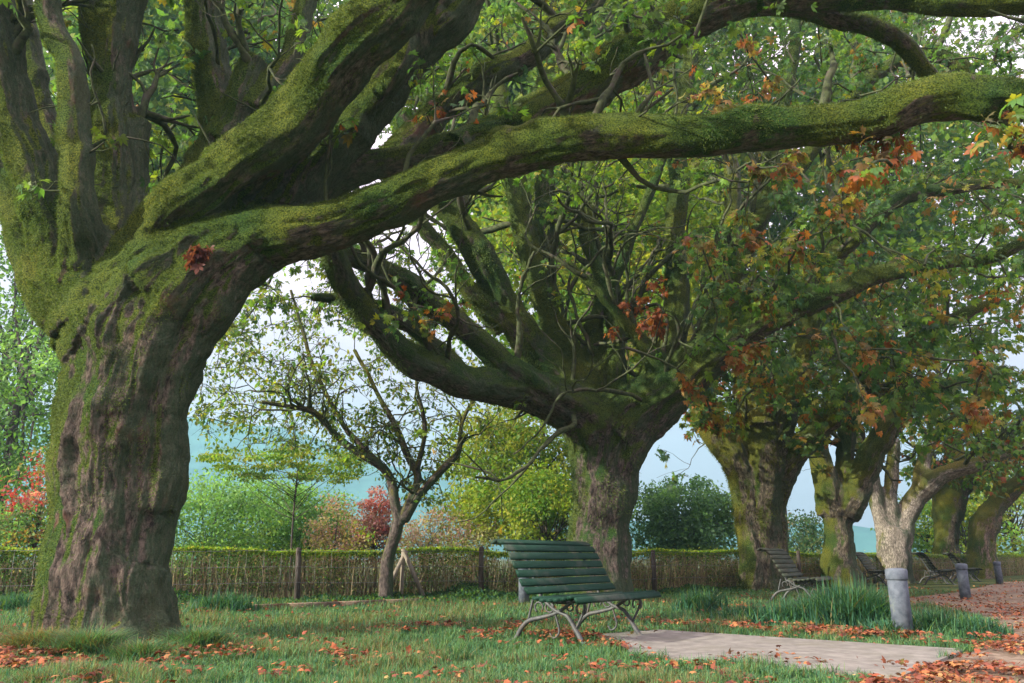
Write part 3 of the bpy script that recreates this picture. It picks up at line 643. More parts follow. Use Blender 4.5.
# ======== young tree at the hedge
D = 15.4
ty = tag(empty('young_tree', GX(388, D) * [1, 1, 0]), 'slender forked young tree with sparse yellowish leaves beside the wooden A-shaped prop', 'tree')
oy = np.array(ty.location)
LY = [
 px_limb((386, 'g', D, 11), (388, 575, D, 9), (391, 554, D, 9), (396, 532, D, 9), (400, 515, D, 8)),
 px_limb((397, 525, D, 8), (393, 504, D, 7), (390, 485, D, 6.5), (382, 466, D - .2, 6), (357, 450, D - .4, 5), (335, 432, D - .6, 4.5), (315, 412, D - .9, 4), (295, 405, D - 1.1, 3), (262, 400, D - 1.3, 2.5)),
 px_limb((399, 520, D, 8), (408, 505, D, 6), (417, 480, D + .1, 5.5), (408, 456, D + .2, 5), (395, 425, D + .3, 4), (375, 390, D + .4, 3), (355, 350, D + .5, 2.5)),
 px_limb((401, 520, D, 8), (424, 493, D, 6), (446, 465, D, 5), (458, 450, D, 4), (462, 420, D, 3), (480, 390, D, 2.5)),
 px_limb((382, 466, D - .2, 5), (350, 430, D - .2, 3.5), (320, 380, D - .2, 3), (300, 330, D - .2, 2.5), (290, 290, D - .2, 2)),
 px_limb((415, 470, D, 4), (425, 430, D - .3, 3), (415, 390, D - .5, 2.5), (420, 340, D - .6, 2)),
]
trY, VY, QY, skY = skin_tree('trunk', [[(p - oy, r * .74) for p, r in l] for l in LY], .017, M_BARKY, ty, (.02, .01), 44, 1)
YM = {'yellow': 2, 'green': 2, 'bright': 1.5, 'pale': .3}
clY = region(150, 195, 400, 290, 450, 14.5, 17.5, .45, 7, 4, YM, .4) + region(50, 380, 500, 290, 455, 15.5, 17, .4, 7, 4, YM, .4) + region(12, 195, 260, 330, 430, 14.5, 16, .4, 9, 5, YM, .4)
gy, skYb, tpy = gnarl(skY, 46, (.7, 2.0), (.012, .03), up=.35, wig=.4, minr=.014, zmin=1.6, tip_p=.5, tip=(.22, 3, 4, YM, .3))
foliage(ty, skYb, shift(clY, oy) + tpy, OVAL, .1, twig_r=.006, br=.6, wood=gy)

# ---- the line of the hedge: two straight runs meeting behind the central tree
HK = np.array([[-13.5, 11.9], [1.9, 17.3], [26., 41.]])
_sg = np.diff(HK, axis=0); _sl = np.linalg.norm(_sg, axis=1); HL = _sl.sum()
def hmap(p):
    p = np.asarray(p, float); k = (p[:, 0] > _sl[0]).astype(int); u = _sg[k] / _sl[k][:, None]; nn = np.c_[-u[:, 1], u[:, 0]]
    b_ = HK[k] + u * (p[:, 0] - np.where(k == 1, _sl[0], 0))[:, None] + nn * p[:, 1][:, None]
    return np.c_[b_, p[:, 2]]
def beyond(q, m_=.1): return q[:, 1] > np.interp(q[:, 0], HK[:, 0], HK[:, 1]) + m_

# ======== background trees and shrubs beyond the hedge
def crown_tree(name, label, cat, x, d, base_z, top_z, rad, mix, ncl, nper, leaf, group=None, flat=1.0, trunk_r=.12, spread=1.0, tm=OVAL, barkm=M_TWIG):
    t = tag(empty(name, (x, d, 0)), label, cat, group)
    cz = (base_z + top_z) / 2; hz = (top_z - base_z) / 2
    th = cz if base_z > .5 else max(.35, cz * .7)
    tb = MB(); pts = [np.array([0, 0, -.1]), np.array([rng.normal(0, .05), rng.normal(0, .05), th * .5]), np.array([rng.normal(0, .1), 0, th])]
    tb.tube(catmull(pts, 5), np.linspace(trunk_r, trunk_r * .6, 11), 8)
    C = []
    while len(C) < ncl:
        q = rng.uniform(-1, 1, 3)
        l = np.linalg.norm(q)
        if l > 1 or l < .35: continue
        C.append(np.array([q[0] * rad, q[1] * rad, cz + q[2] * hz]))
    C = np.array(C)
    for c in C[::max(1, ncl // 26)]:
        s = pts[2] * rng.uniform(.55, 1); m_ = (s + c) / 2 + rng.normal(0, .1, 3) * rad; tt = np.linspace(0, 1, 6)[:, None]
        tb.tube((1 - tt) ** 2 * s + 2 * tt * (1 - tt) * m_ + tt ** 2 * c, np.linspace(trunk_r * .35, trunk_r * .08, 6), 5)
    tb.build('trunk', barkm, t, smooth=True)
    cr = min(rad, hz) * (2.2 / ncl ** .4) * spread
    idx = np.repeat(np.arange(ncl), nper); p = rng.normal(0, 1, (len(idx), 3)); p /= np.linalg.norm(p, axis=1)[:, None]
    p *= (rng.random((len(idx), 1)) ** .45) * cr * np.array([1.25, 1.25, .75 * flat]) * rng.uniform(.6, 1.3, (ncl, 1))[idx]
    pos = C[idx] + p; pos[:, 2] = np.maximum(pos[:, 2], .05)
    cc = palette(ncl, mix, .2)[idx]; col = cc * .55 + palette(len(idx), mix) * .45
    V, Q = leaves_geo(pos, rng.normal(0, 1, (len(idx), 3)) + [0, 0, -.3], leaf * rng.uniform(.6, 1.3, len(idx)), tm, .8)
    mesh_obj('crown', V, Q, M_LEAF, t, col=np.repeat(col, len(tm[0]), 0))
    return t
def at_px(px, d): return GX(px, d)[0]
def zt(py, d): return P(512, py, d)[2]
crown_tree('leafy_tree', 'tall green tree beyond the hedge at the far left edge', 'tree', at_px(-12, 28), 28, 1.2, zt(200, 28), 3.4, {'lime': 2, 'green': 3, 'bright': 1}, 90, 170, .19, trunk_r=.2)
crown_tree('leafy_tree', 'blue-green tree glimpsed left of the mossy trunk above the red shrub', 'tree', at_px(-30, 38), 38, 4, zt(210, 38), 3.6, {'blue': 3, 'green': 2}, 50, 130, .22, trunk_r=.25)
crown_tree('red_shrub', 'crimson-leaved shrub behind the hedge left of the mossy trunk', 'shrub', at_px(32, 19), 19, .4, zt(448, 19), .75, {'red': 3, 'pink': 1, 'lime': .6}, 22, 90, .1, trunk_r=.05)
crown_tree('leafy_shrub', 'fresh green bush behind the hedge at the left edge', 'shrub', at_px(0, 18.5), 18.5, .3, zt(500, 18.5), 1.0, {'lime': 3, 'green': 2, 'orange': .3}, 30, 110, .1, trunk_r=.06)
for i, (px, d, py, r, lab) in enumerate([
    (205, 22, 476, 1.7, 'fresh green rounded bush right against the mossy trunk beyond the hedge'),
    (262, 24, 480, 1.7, 'light green bush beyond the hedge above the dark fence post'),
    (305, 25, 484, 1.3, 'smaller light green bush beyond the hedge next to the purple shrubs')]):
    crown_tree('leafy_shrub', lab, 'shrub', at_px(px, d), d, .3, zt(py, d), r, {'lime': 4, 'bright': 1, 'blue': .5}, 60, 170, .1, 'green bushes beyond the hedge', trunk_r=.06)
crown_tree('leafy_shrub', 'yellow and mauve mottled bush beyond the hedge left of the young tree', 'shrub', at_px(338, 23), 23, .3, zt(500, 23), .85, {'pink': 2, 'yellow': 1.5, 'pale': 1}, 40, 140, .09, trunk_r=.05)
crown_tree('leafy_shrub', 'tall pointed pink-purple bush rising behind the young tree', 'shrub', at_px(374, 23), 23, .5, zt(484, 23), .55, {'pink': 3, 'red': .8}, 36, 120, .09, trunk_r=.05)
crown_tree('leafy_shrub', 'pale pinkish bush beyond the hedge right of the young tree', 'shrub', at_px(428, 27), 27, .3, zt(512, 27), 1.1, {'pink': 1.5, 'pale': 2, 'yellow': .8}, 30, 100, .1, trunk_r=.05)
crown_tree('leafy_shrub', 'low straw-coloured bush beyond the hedge left of the nearest bench', 'shrub', at_px(470, 30), 30, .3, zt(520, 30), 1.3, {'pale': 2, 'yellow': 1, 'pink': 1}, 30, 100, .12, trunk_r=.05)
crown_tree('leafy_tree', 'yellow-green tree beyond the hedge above the nearest bench back', 'tree', at_px(520, 32), 32, 1.2, zt(395, 32), 2.9, {'yellow': 3, 'bright': 2}, 110, 190, .18, trunk_r=.14)
crown_tree('leafy_tree', 'sunny lime tree low beyond the hedge touching the central trunk', 'tree', at_px(552, 28), 28, .5, zt(470, 28), 1.6, {'bright': 3, 'yellow': 2}, 60, 170, .14, trunk_r=.1)
crown_tree('leafy_tree', 'tall bright green tree seen through the limbs of the central tree', 'tree', at_px(600, 26), 26, zt(410, 26), zt(110, 26), 4.6, {'bright': 3, 'yellow': 2, 'green': 1}, 150, 180, .22, trunk_r=.2)
crown_tree('leafy_tree', 'blue-green rounded tree beyond the hedge right of the central trunk', 'tree', at_px(690, 36), 36, .6, zt(478, 36), 2.9, {'blue': 4, 'green': 1, 'lime': .6}, 100, 180, .17, trunk_r=.15)
crown_tree('leafy_shrub', 'grey-green bush beyond the hedge between the third and fourth trunks', 'shrub', at_px(805, 34), 34, .3, zt(515, 34), 1.1, {'blue': 3, 'pale': .6}, 30, 100, .14, trunk_r=.08)
crown_tree('leafy_shrub', 'bright green bush seen between the pale forked tree and the stout one', 'shrub', at_px(930, 46), 46, .3, zt(490, 46), 1.8, {'lime': 3, 'bright': 2}, 34, 120, .2, trunk_r=.1)
crown_tree('leafy_shrub', 'yellow bush glowing right of the stout upright tree', 'shrub', at_px(968, 44), 44, .3, zt(490, 44), 1.6, {'yellow': 3, 'bright': 2}, 30, 110, .2, trunk_r=.1)
crown_tree('leafy_tree', 'sunlit yellow-green tree at the right edge beyond the farthest bollard', 'tree', at_px(1020, 44), 44, .5, zt(440, 44), 2.6, {'yellow': 3, 'lime': 2}, 60, 120, .22, trunk_r=.15)
crown_tree('leafy_tree', 'small tree with flat layered pale green sprays right of the mossy trunk', 'tree', at_px(290, 20), 20, zt(482, 20), zt(446, 20), 2.3, {'bright': 2, 'yellow': 1, 'green': 1}, 60, 90, .09, flat=.18, trunk_r=.03, spread=2.2)
for px, d, y0, y1, r, lab in [
    (110, 34, 300, -60, 6.0, 'tall airy tree far beyond the hedge seen between the upright left limbs'),
    (165, 44, 250, -100, 8, 'tall airy tree far beyond the hedge seen above the diagonal lit limb'),
    (545, 38, 280, -80, 6.5, 'tall airy tree far beyond the hedge behind the rising middle limb'),
    (625, 42, 400, -60, 6.5, 'tall airy tree far beyond the hedge behind the centre-right limbs'),
    (790, 46, 430, -60, 7.5, 'tall airy tree far beyond the hedge behind the orange-tinged foliage'),
    (950, 48, 430, -60, 7.5, 'tall airy tree far beyond the hedge behind the right-hand canopy')]:
    crown_tree('tall_tree', lab, 'tree', at_px(px, d), d, zt(y0, d), zt(y1, d), r, {'bright': 3, 'yellow': 1, 'green': 2.5}, 170, 190, .46, 'tall trees beyond the hedge', trunk_r=.14, spread=1.1)

# ---------------------------------------------------------------- ground
def poly_px(pts): return np.array([G(x, y)[:2] for x, y in pts])
def inside(p, poly):
    x, y = p[:, 0], p[:, 1]; r = np.zeros(len(p), bool); j = len(poly) - 1
    for i in range(len(poly)):
        xi, yi = poly[i]; xj, yj = poly[j]
        r ^= ((yi > y) != (yj > y)) & (x < (xj - xi) * (y - yi) / (yj - yi + 1e-12) + xi); j = i
    return r
def ragged(poly, step=.25, amp=.07, seed=1):
    out = []
    for i in range(len(poly)):
        a, b = poly[i], poly[(i + 1) % len(poly)]; n = max(1, int(np.linalg.norm(b - a) / step))
        for t in np.arange(n) / n: out.append(a + (b - a) * t)
    out = np.array(out); q = np.c_[out * 2.3, np.zeros(len(out))]
    return out + np.stack([fbm(q, seed), fbm(q, seed + 7)], 1) * amp
def sheet(name, poly, z, mat, thick=0):
    bm = bmesh.new(); vs = [bm.verts.new((x, y, z)) for x, y in poly]; f = bm.faces.new(vs)
    if f.normal.z < 0: bmesh.ops.reverse_faces(bm, faces=[f])
    if thick:
        r = bmesh.ops.extrude_face_region(bm, geom=[f])
        for v in [g for g in r['geom'] if isinstance(g, bmesh.types.BMVert)]: v.co.z += thick
        bmesh.ops.recalc_face_normals(bm, faces=bm.faces)
    bmesh.ops.triangulate(bm, faces=bm.faces)
    me = bpy.data.meshes.new(name); bm.to_mesh(me); bm.free(); me.materials.append(mat)
    o = bpy.data.objects.new(name, me); link(o); return o

def ground_mat():
    m, nt = newmat('lawn_soil'); co = nd(nt, 'ShaderNodeTexCoord')
    a = nd(nt, 'ShaderNodeTexNoise', i_Scale=.8, i_Detail=8.0, i_Roughness=.65); L(nt, co.outputs['Object'], a.inputs[0])
    b = nd(nt, 'ShaderNodeTexNoise', i_Scale=40.0, i_Detail=6.0, i_Roughness=.7); L(nt, co.outputs['Object'], b.inputs[0])
    r = ramp(nt, a.outputs[0], [(.3, (.03, .055, .018)), (.5, (.05, .075, .02)), (.62, (.1, .1, .035)), (.75, (.09, .065, .04))])
    r2 = ramp(nt, b.outputs[0], [(.3, (.45, .45, .45)), (.7, (1.4, 1.4, 1.4))])
    c = mixc(nt, 1.0, r.outputs[0], r2.outputs[0], 'MULTIPLY')
    s = nd(nt, 'ShaderNodeBsdfPrincipled', i_Roughness=.95); L(nt, c, s.inputs['Base Color']); s.inputs['Specular IOR Level'].default_value = .1
    bp = nd(nt, 'ShaderNodeBump', i_Strength=.8, i_Distance=.03); L(nt, b.outputs[0], bp.inputs['Height']); L(nt, bp.outputs[0], s.inputs['Normal'])
    o = nd(nt, 'ShaderNodeOutputMaterial'); L(nt, s.outputs[0], o.inputs[0]); return m
M_GROUND = ground_mat()
M_DIRT = plain_mat('dirt', (.1, .075, .05), (.24, .19, .135), 9, .95, .6, .1, c3=(.13, .085, .05))
M_SLAB = plain_mat('concrete_paving', (.125, .12, .1), (.225, .215, .18), 6, .9, .5, .2, c3=(.15, .145, .11))
gs = sheet('ground', np.array([(-4000, -200), (4000, -200), (4000, 6000), (-4000, 6000)]), 0, M_GROUND); tag(gs, kind='structure')
DIRT = ragged(poly_px([(840, 700), (905, 672), (962, 652), (1002, 640), (990, 618), (930, 606), (850, 603), (905, 598), (960, 592), (1005, 582), (1200, 578), (1900, 600), (2200, 700)]), .3, .12, 3)
SLAB = poly_px([(596, 636), (660, 632), (966, 652), (902, 680), (640, 658)])
dr = sheet('dirt_path', DIRT, .004, M_DIRT); tag(dr, kind='structure')
sl = sheet('paved_path', SLAB, -.05, M_SLAB, .075); tag(sl, kind='structure')
# kerb near the hedge
ka, kb = G(232, 611)[:2], G(420, 603)[:2]; kv = (kb - ka); kl = np.linalg.norm(kv); ang = math.atan2(kv[1], kv[0])
mb = MB(); x = 0
while x < kl:
    l = min(.9, kl - x); mb.box((x + l / 2, 0, .03), (l / 2 - .006, .06, .05), bev=.012); x += .9
kerb = mb.build('kerb', M_DIRT); kerb.location = (ka[0], ka[1], 0); kerb.rotation_euler = (0, 0, ang); tag(kerb, kind='structure')

# hills
def hill(name, d, w, h, seed, mat, x0):
    n, m = 120, 14; V = []
    xs = np.linspace(-w, w, n); k = np.linspace(0, 1, m)
    for j in k:
        q = np.c_[xs / 500, np.full(n, j), np.full(n, seed)]
        prof = h * np.exp(-((xs - x0) / (w * .42)) ** 2) * (1 + .22 * fbm(q * [1, 0, 1], seed, 4))
        z = prof * math.sin(j * math.pi) ** .8 - 2 + 5 * fbm(np.c_[xs / 60, np.full(n, j * 9), np.zeros(n)], seed + 3, 3) * math.sin(j * math.pi)
        V.append(np.c_[xs, np.full(n, d + (j - .5) * h * 4), z])
    V = np.concatenate(V); i = np.arange(m - 1)[:, None] * n + np.arange(n - 1)[None]
    Q = np.stack([i, i + 1, i + n + 1, i + n], -1).reshape(-1, 4)
    o = mesh_obj(name, V, Q, mat, smooth=True); tag(o, kind='structure'); return o
M_HILL = plain_mat('wooded_hillside_hazed', (.01, .06, .05), (.04, .13, .1), .03, 1, .2, .0)  # woodland green shifted to teal: part of the distance haze is painted in
hill('hills', 900, 1100, 168, 5, M_HILL, -460)
hill('near_hills', 600, 1000, 30, 9, M_HILL, 0)

# ---------------------------------------------------------------- hedge
hedge = tag(empty('hedge', (HK[0][0], HK[0][1], 0)), 'long clipped hedge, bare brown stems and leafy top coloured sunlit-bright, behind the wire fence', 'hedge')
HT = .62
def htop(x): return .92 + .06 * vnoise(np.c_[x * .7, x * 0, x * 0], 4) + .02 * vnoise(np.c_[x * 3, x * 0, x * 0], 5)
def to_hedge(p): return hmap(p) - np.array([HK[0][0], HK[0][1], 0])
mb = MB(); ns = 8500
for _ in range(ns):
    x = rng.uniform(.2, HL - .2) ; y = rng.uniform(0, HT); z1 = rng.uniform(.6, .95); a = np.array([x, y, 0]); b = np.array([x + rng.normal(0, .12), y + rng.normal(0, .06), z1])
    m_ = (a + b) / 2 + rng.normal(0, .04, 3); r = rng.uniform(.004, .009); c = random.choice([(.3, .22, .12), (.2, .15, .09), (.36, .28, .16), (.12, .1, .06)])
    mb.tube(to_hedge(np.array([a, m_, b])), [r, r * .8, r * .4], 3, False, c)
mb.build('stems', M_DEAD, hedge, colors=True)
n = 190000
x = rng.uniform(0, HL, n); tp = htop(x) + np.where(rng.random(n) < .03, rng.exponential(.05, n), 0)
z = np.where(rng.random(n) < .34, tp - np.abs(rng.normal(0, .035, n)), rng.uniform(.03, 1, n) ** .8 * tp)
y = np.where(rng.random(n) < .5, np.abs(rng.normal(0, .07, n)), rng.uniform(0, HT, n))
p = np.c_[x, y, z]
dens = fbm(np.c_[x * 1.3, z * 1.3, y * 0], 77, 3)
topz = z > tp - .08
keep = topz | (rng.random(n) < np.clip(.5 + .5 * dens + np.clip(.5 - x / 26, 0, .4), .12, 1))
p, z, topz, x = p[keep], z[keep], topz[keep], x[keep]; n = len(p)
gr_ = rng.random(n) < np.clip(.8 - x / 26, .22, .8)
col = np.where(topz[:, None], palette(n, {'yellow': 2, 'bright': 2, 'green': .6}) * 1.2, np.where(gr_[:, None], palette(n, {'green': 3, 'bright': .6}) * 1.1, palette(n, {'pale': 2.4, 'rust': .2, 'green': 1.6})))  # top leaves get yellower, brighter colours to stand for sunlight along the edge
V, Q = leaves_geo(to_hedge(p), rng.normal(0, 1, (n, 3)) + [0, -.3, 0], rng.uniform(.03, .06, n), OVAL, 1)
mesh_obj('foliage', V, Q, M_LEAF, hedge, col=np.repeat(col, 4, 0))

# wire fence in front of the hedge
M_POST = plain_mat('weathered_post', (.04, .032, .026), (.1, .085, .07), 18, .9, .5, .1, stretch=(1, 1, .15))
M_WIRE = plain_mat('galvanised_wire', (.12, .12, .12), (.2, .2, .2), 60, .5, .1, .5, .7)
fence = tag(empty('wire_fence', (HK[0][0], HK[0][1], 0)), 'wire fence on dark wooden posts running in front of the clipped hedge', 'fence')
SG = np.linspace(.3, HL - .3, 3000); PG = hmap(np.c_[SG, SG * 0 - .28, SG * 0]); PGX = CX + F * PG[:, 0] / (PG[:, 1] * 1.0 * (CT + (-H / PG[:, 1]) * 0))
def hedge_s(px):
    k = np.array([GX(px, d_)[0] for d_ in PG[:, 1]]); return SG[int(np.argmin(np.abs(k - PG[:, 0])))]
pm = MB(); pm.tube([(0, 0, -.1), (.004, 0, .5), (0, .004, .98), (0, .004, 1.0)], [.055, .052, .048, .03], 9)
post0 = None
ss = [hedge_s(p_) for p_ in (130, 297, 481, 655, 800)]
for s in ss:
    if post0 is None: post0 = pm.build('post', M_POST, fence, smooth=True); q = post0
    else: q = post0.copy(); COL.objects.link(q); q.parent = fence
    w_ = to_hedge(np.array([[s, -.28, 0]]))[0]
    q.location = (w_[0], w_[1], rng.uniform(-.06, .02)); q.rotation_euler = (rng.normal(0, .02), rng.normal(0, .02), rng.uniform(0, 6))
wm = MB()
for h_ in (.35, .62, .9):
    xs = np.linspace(0.1, HL * .9, 120); wm.tube(to_hedge(np.c_[xs, np.full(120, -.335), h_ + .01 * np.sin(xs * 2.1)]), .0035, 4)
for xx in np.arange(.2, HL * .9, .3): wm.tube(to_hedge(np.array([(xx, -.33, .02), (xx + rng.normal(0, .01), -.33, .92)])), .0018, 3)
wm.build('wire', M_WIRE, fence)

# A shaped wooden prop
M_PROP = plain_mat('grey_wood', (.16, .14, .11), (.3, .26, .2), 14, .9, .5, .1, stretch=(1, 1, .2))
pr0 = G(402, 601)
prop = tag(empty('wooden_prop', (pr0[0], pr0[1], 0), math.atan2(5.4, 15.4)), 'grey wooden A-shaped prop with a centre post at the foot of the young tree', 'prop')
for a, b in (((-.42, 0, -.05), (.06, .02, .92)), ((.47, 0, -.05), (-.03, -.04, .95))):
    q = MB(); q.tube([a, b], [.045, .04], 8); q.build('strut', M_PROP, prop, smooth=True)
q = MB(); q.tube([(0, .09, -.05), (.01, .09, .93)], [.04, .036], 8); q.build('post', M_PROP, prop, smooth=True)

# ---------------------------------------------------------------- benches
M_PAINT = plain_mat('green_painted_slat', (.005, .026, .015), (.012, .042, .026), 5, .6, .25, .12, stretch=(.35, 3, 3), c3=(.045, .06, .045))
M_IRON = plain_mat('grey_cast_iron', (.045, .05, .05), (.1, .105, .1), 25, .6, .4, .4, .2, c3=(.1, .075, .055))
M_OLIVE = plain_mat('weathered_olive_slat', (.03, .04, .025), (.06, .07, .045), 5, .7, .25, .2, stretch=(.35, 3, 3), c3=(.07, .065, .05))
def make_bench(label):
    t = tag(empty('park_bench', (0, 0, 0)), label, 'bench', 'park benches along the row of trees')
    LN = .78
    def slats(prof, w, th, name):
        mb = MB(); prof = np.array(prof, float); s = np.concatenate([[0], np.cumsum(np.linalg.norm(np.diff(prof, axis=0), axis=1))]); tot = s[-1]
        k = int(tot / (w + .009)); pitch = tot / k
        for i in range(k):
            c = (i + .5) * pitch; y, z = np.interp(c, s, prof[:, 0]), np.interp(c, s, prof[:, 1])
            y0, z0 = np.interp(c - .01, s, prof[:, 0]), np.interp(c - .01, s, prof[:, 1]); y1, z1 = np.interp(c + .01, s, prof[:, 0]), np.interp(c + .01, s, prof[:, 1])
            a = math.atan2(z1 - z0, y1 - y0); R = np.array([[1, 0, 0], [0, math.cos(a), -math.sin(a)], [0, math.sin(a), math.cos(a)]])
            mb.box((rng.normal(0, .003), y, z), (LN, w / 2, th / 2), R, bev=.006)
        return mb.build(name, M_PAINT, t)
    back = catmull([(.03, .43), (-.05, .53), (-.12, .66), (-.19, .79), (-.27, .88), (-.36, .905), (-.42, .875)], 6)
    seat = catmull([(.06, .405), (.2, .385), (.36, .40), (.48, .42), (.535, .395), (.53, .36)], 6)
    slats(seat, .058, .028, 'seat'); slats(back, .074, .026, 'backrest')
    def arc(c, r, a0, a1, n=14): return [(c[0] + r * math.cos(a), c[1] + r * math.sin(a)) for a in np.linspace(a0, a1, n)]
    for x in (-.52, .52):
        def tb(m, pts, r): m.tube([(x, y_, z_) for y_, z_ in pts], r, 8)
        fr = MB(); bo = catmull([(.0, .35), (-.03, .44), (-.08, .53), (-.145, .66), (-.215, .79), (-.285, .855), (-.36, .875), (-.40, .85)], 5)
        tb(fr, bo, .016); tb(fr, catmull([(-.02, .375), (.2, .36), (.36, .375), (.47, .395), (.505, .37)], 5), .016)
        f = fr.build('side_frame', M_IRON, t, smooth=True)
        m = MB(); tb(m, catmull([(-.34, 0), (-.30, .03), (-.24, .12), (-.15, .19), (0, .225), (.16, .27), (.33, .37)], 6), np.linspace(.026, .015, 37)); m.box((x, -.35, .008), (.03, .035, .008)); m.build('leg', M_IRON, f, smooth=True)
        m = MB(); tb(m, catmull([(.47, 0), (.43, .03), (.37, .11), (.31, .2), (.26, .25), (.14, .29), (.02, .37)], 6), np.linspace(.026, .015, 37)); m.box((x, .48, .008), (.03, .035, .008)); m.build('leg', M_IRON, f, smooth=True)
        m = MB(); tb(m, arc((.08, .315), .045, 0, 2 * math.pi, 17), .009); tb(m, arc((-.04, .31), .045, -.6, 4.2), .009); tb(m, arc((.42, .31), .05, -1, 4.0), .010); tb(m, arc((.3, .325), .035, 0, 2 * math.pi, 15), .008)
        tb(m, catmull([(-.1, .4), (-.13, .3), (-.16, .2)], 5), .012); tb(m, catmull([(.46, .37), (.44, .28), (.36, .14)], 5), .012); tb(m, catmull([(.1, .36), (.16, .2), (.18, .1), (.12, .05), (.08, .09)], 5), .010)
        m.build('scroll', M_IRON, f, smooth=True)
    return t
b0 = make_bench('nearest green slatted bench with scrolled grey iron legs, in front of the central tree')
AX = math.atan2(.8, .6)
b0.location = (*(G(513, 641)[:2] + 1.04 * (np.array([.6, .8]) * .52 + np.array([.8, -.6]) * .34)), 0)
b0.rotation_euler = (0, 0, AX + math.pi); b0.scale = (1.04,) * 3
for px, d, rz, lab in [(795, 15.4, 1.05, 'second bench, weathered olive slats, in front of the thick mossy trunk'),
                       (873, 24.6, 1.0, 'small distant bench between the sunlit forked tree and the pale V-shaped tree'),
                       (934, 25.5, 1.25, 'distant bench seen end-on right of the pale forked tree'),
                       (962, 29, 1.2, 'farthest bench, mostly hidden behind the middle bollard')]:
    c = copy_tree(b0); c['label'] = lab
    for ch in c.children:
        if ch.name.startswith(('seat', 'backrest')): ch.data = ch.data.copy(); ch.data.materials[0] = M_OLIVE
    g = GX(px, d); c.location = (g[0], g[1], 0); c.rotation_euler = (0, 0, rz + math.pi)

# ---------------------------------------------------------------- bollards
M_BOL = plain_mat('grey_concrete_bollard', (.055, .07, .09), (.12, .14, .165), 12, .8, .4, .3, c3=(.16, .19, .15))
def lathe(mb, prof, n=28):
    a = np.linspace(0, 2 * math.pi, n, endpoint=False); m = len(prof)
    V = np.array([[r * math.cos(t), r * math.sin(t), z] for r, z in prof for t in a]); i = np.arange(m - 1)[:, None] * n; j = np.arange(n)[None]; k = (j + 1) % n
    mb.add(V, np.stack([i + j, i + k, i + n + k, i + n + j], -1).reshape(-1, 4))
bol = tag(empty('bollard', (0, 0, 0)), 'x', 'bollard', 'grey bollards along the path')
m = MB(); lathe(m, [(.0, -.1), (.098, -.1), (.098, .55), (.09, .565)]); m.build('shaft', M_BOL, bol, smooth=False)
m = MB(); lathe(m, [(.09, .558), (.106, .562), (.109, .575), (.109, .655), (.1, .668), (.06, .678), (.001, .68)]); m.build('cap', M_BOL, bol, smooth=False)
for o in bol.children:
    o.data.polygons.foreach_set('use_smooth', [True] * len(o.data.polygons)); 
for i, (px, d, lab) in enumerate([(904, 8.7, 'nearest grey bollard standing in the iris leaves beside the path'),
                      (966, 16.2, 'middle grey bollard on the leafy path edge'),
                      (1000, 25.5, 'farthest small bollard at the right edge by the leaning tree'),
                      (524, 15.2, 'grey bollard half hidden behind the nearest bench back')]):
    o = bol if i == 0 else copy_tree(bol); o['label'] = lab; g = GX(px, d); o.location = (g[0], g[1], 0)

# ---------------------------------------------------------------- strap-leaved plants
def blades(pos, length, width, lean, colr, seg=4, droop=.5):
    n = len(pos); a = rng.uniform(0, 2 * math.pi, n); dr = np.c_[np.cos(a), np.sin(a), np.zeros(n)]; sd = np.c_[-np.sin(a), np.cos(a), np.zeros(n)]
    V = []
    for k in range(seg + 1):
        t = k / seg; w = width * (1 - t ** 1.6) + .0006
        h = length * (t - droop * .5 * t * t * (lean > .2)); out = lean * length * t ** 1.7
        c = pos + dr * out[:, None] + np.array([0, 0, 1.]) * h[:, None]
        V += [c - sd * np.broadcast_to(w, n)[:, None], c + sd * np.broadcast_to(w, n)[:, None]]
    V = np.stack(V, 1); nv = 2 * (seg + 1); b = (np.arange(n) * nv)[:, None, None]
    Q = np.array([[2 * k, 2 * k + 1, 2 * k + 3, 2 * k + 2] for k in range(seg)])[None] + b
    return V.reshape(-1, 3), Q.reshape(-1, 4), np.repeat(colr, nv, 0)
PAL['leaffall'] = [(.27, .085, .035), (.2, .055, .03), (.3, .13, .05), (.14, .045, .03), (.11, .06, .035)]
PAL['iris'] = [(.03, .105, .06), (.04, .13, .07), (.025, .085, .055), (.06, .15, .06)]
PAL['lawn'] = [(.075, .19, .08), (.1, .23, .09), (.14, .23, .08), (.06, .16, .08)]
PAL['straw'] = [(.2, .17, .08), (.15, .13, .05), (.12, .13, .04)]
def clump(name, label, px, py, rx, ry, n, l0, l1, mix, group=None, w=.009):
    n = int(n * 1.5); c = G(px, py); t = np.clip(rng.normal(0, .5, (n, 2)), -1.15, 1.15)
    pos = np.c_[t[:, 0] * rx, t[:, 1] * ry, np.zeros(n)]
    ln = rng.uniform(l0, l1, n) * np.clip(1.15 - .3 * np.linalg.norm(t, axis=1), .4, 1.2)
    V, Q, C = blades(pos, ln, w, np.abs(rng.normal(.9 if w < .006 else .5, .35, n)), palette(n, mix))
    o = mesh_obj(name, V, Q, M_GRASS, None, col=C, loc=(c[0], c[1], 0)); tag(o, label, 'plant', group); return o
IR = {'iris': 5, 'green': 1, 'straw': .25}
GI = 'strappy iris clumps along the path'
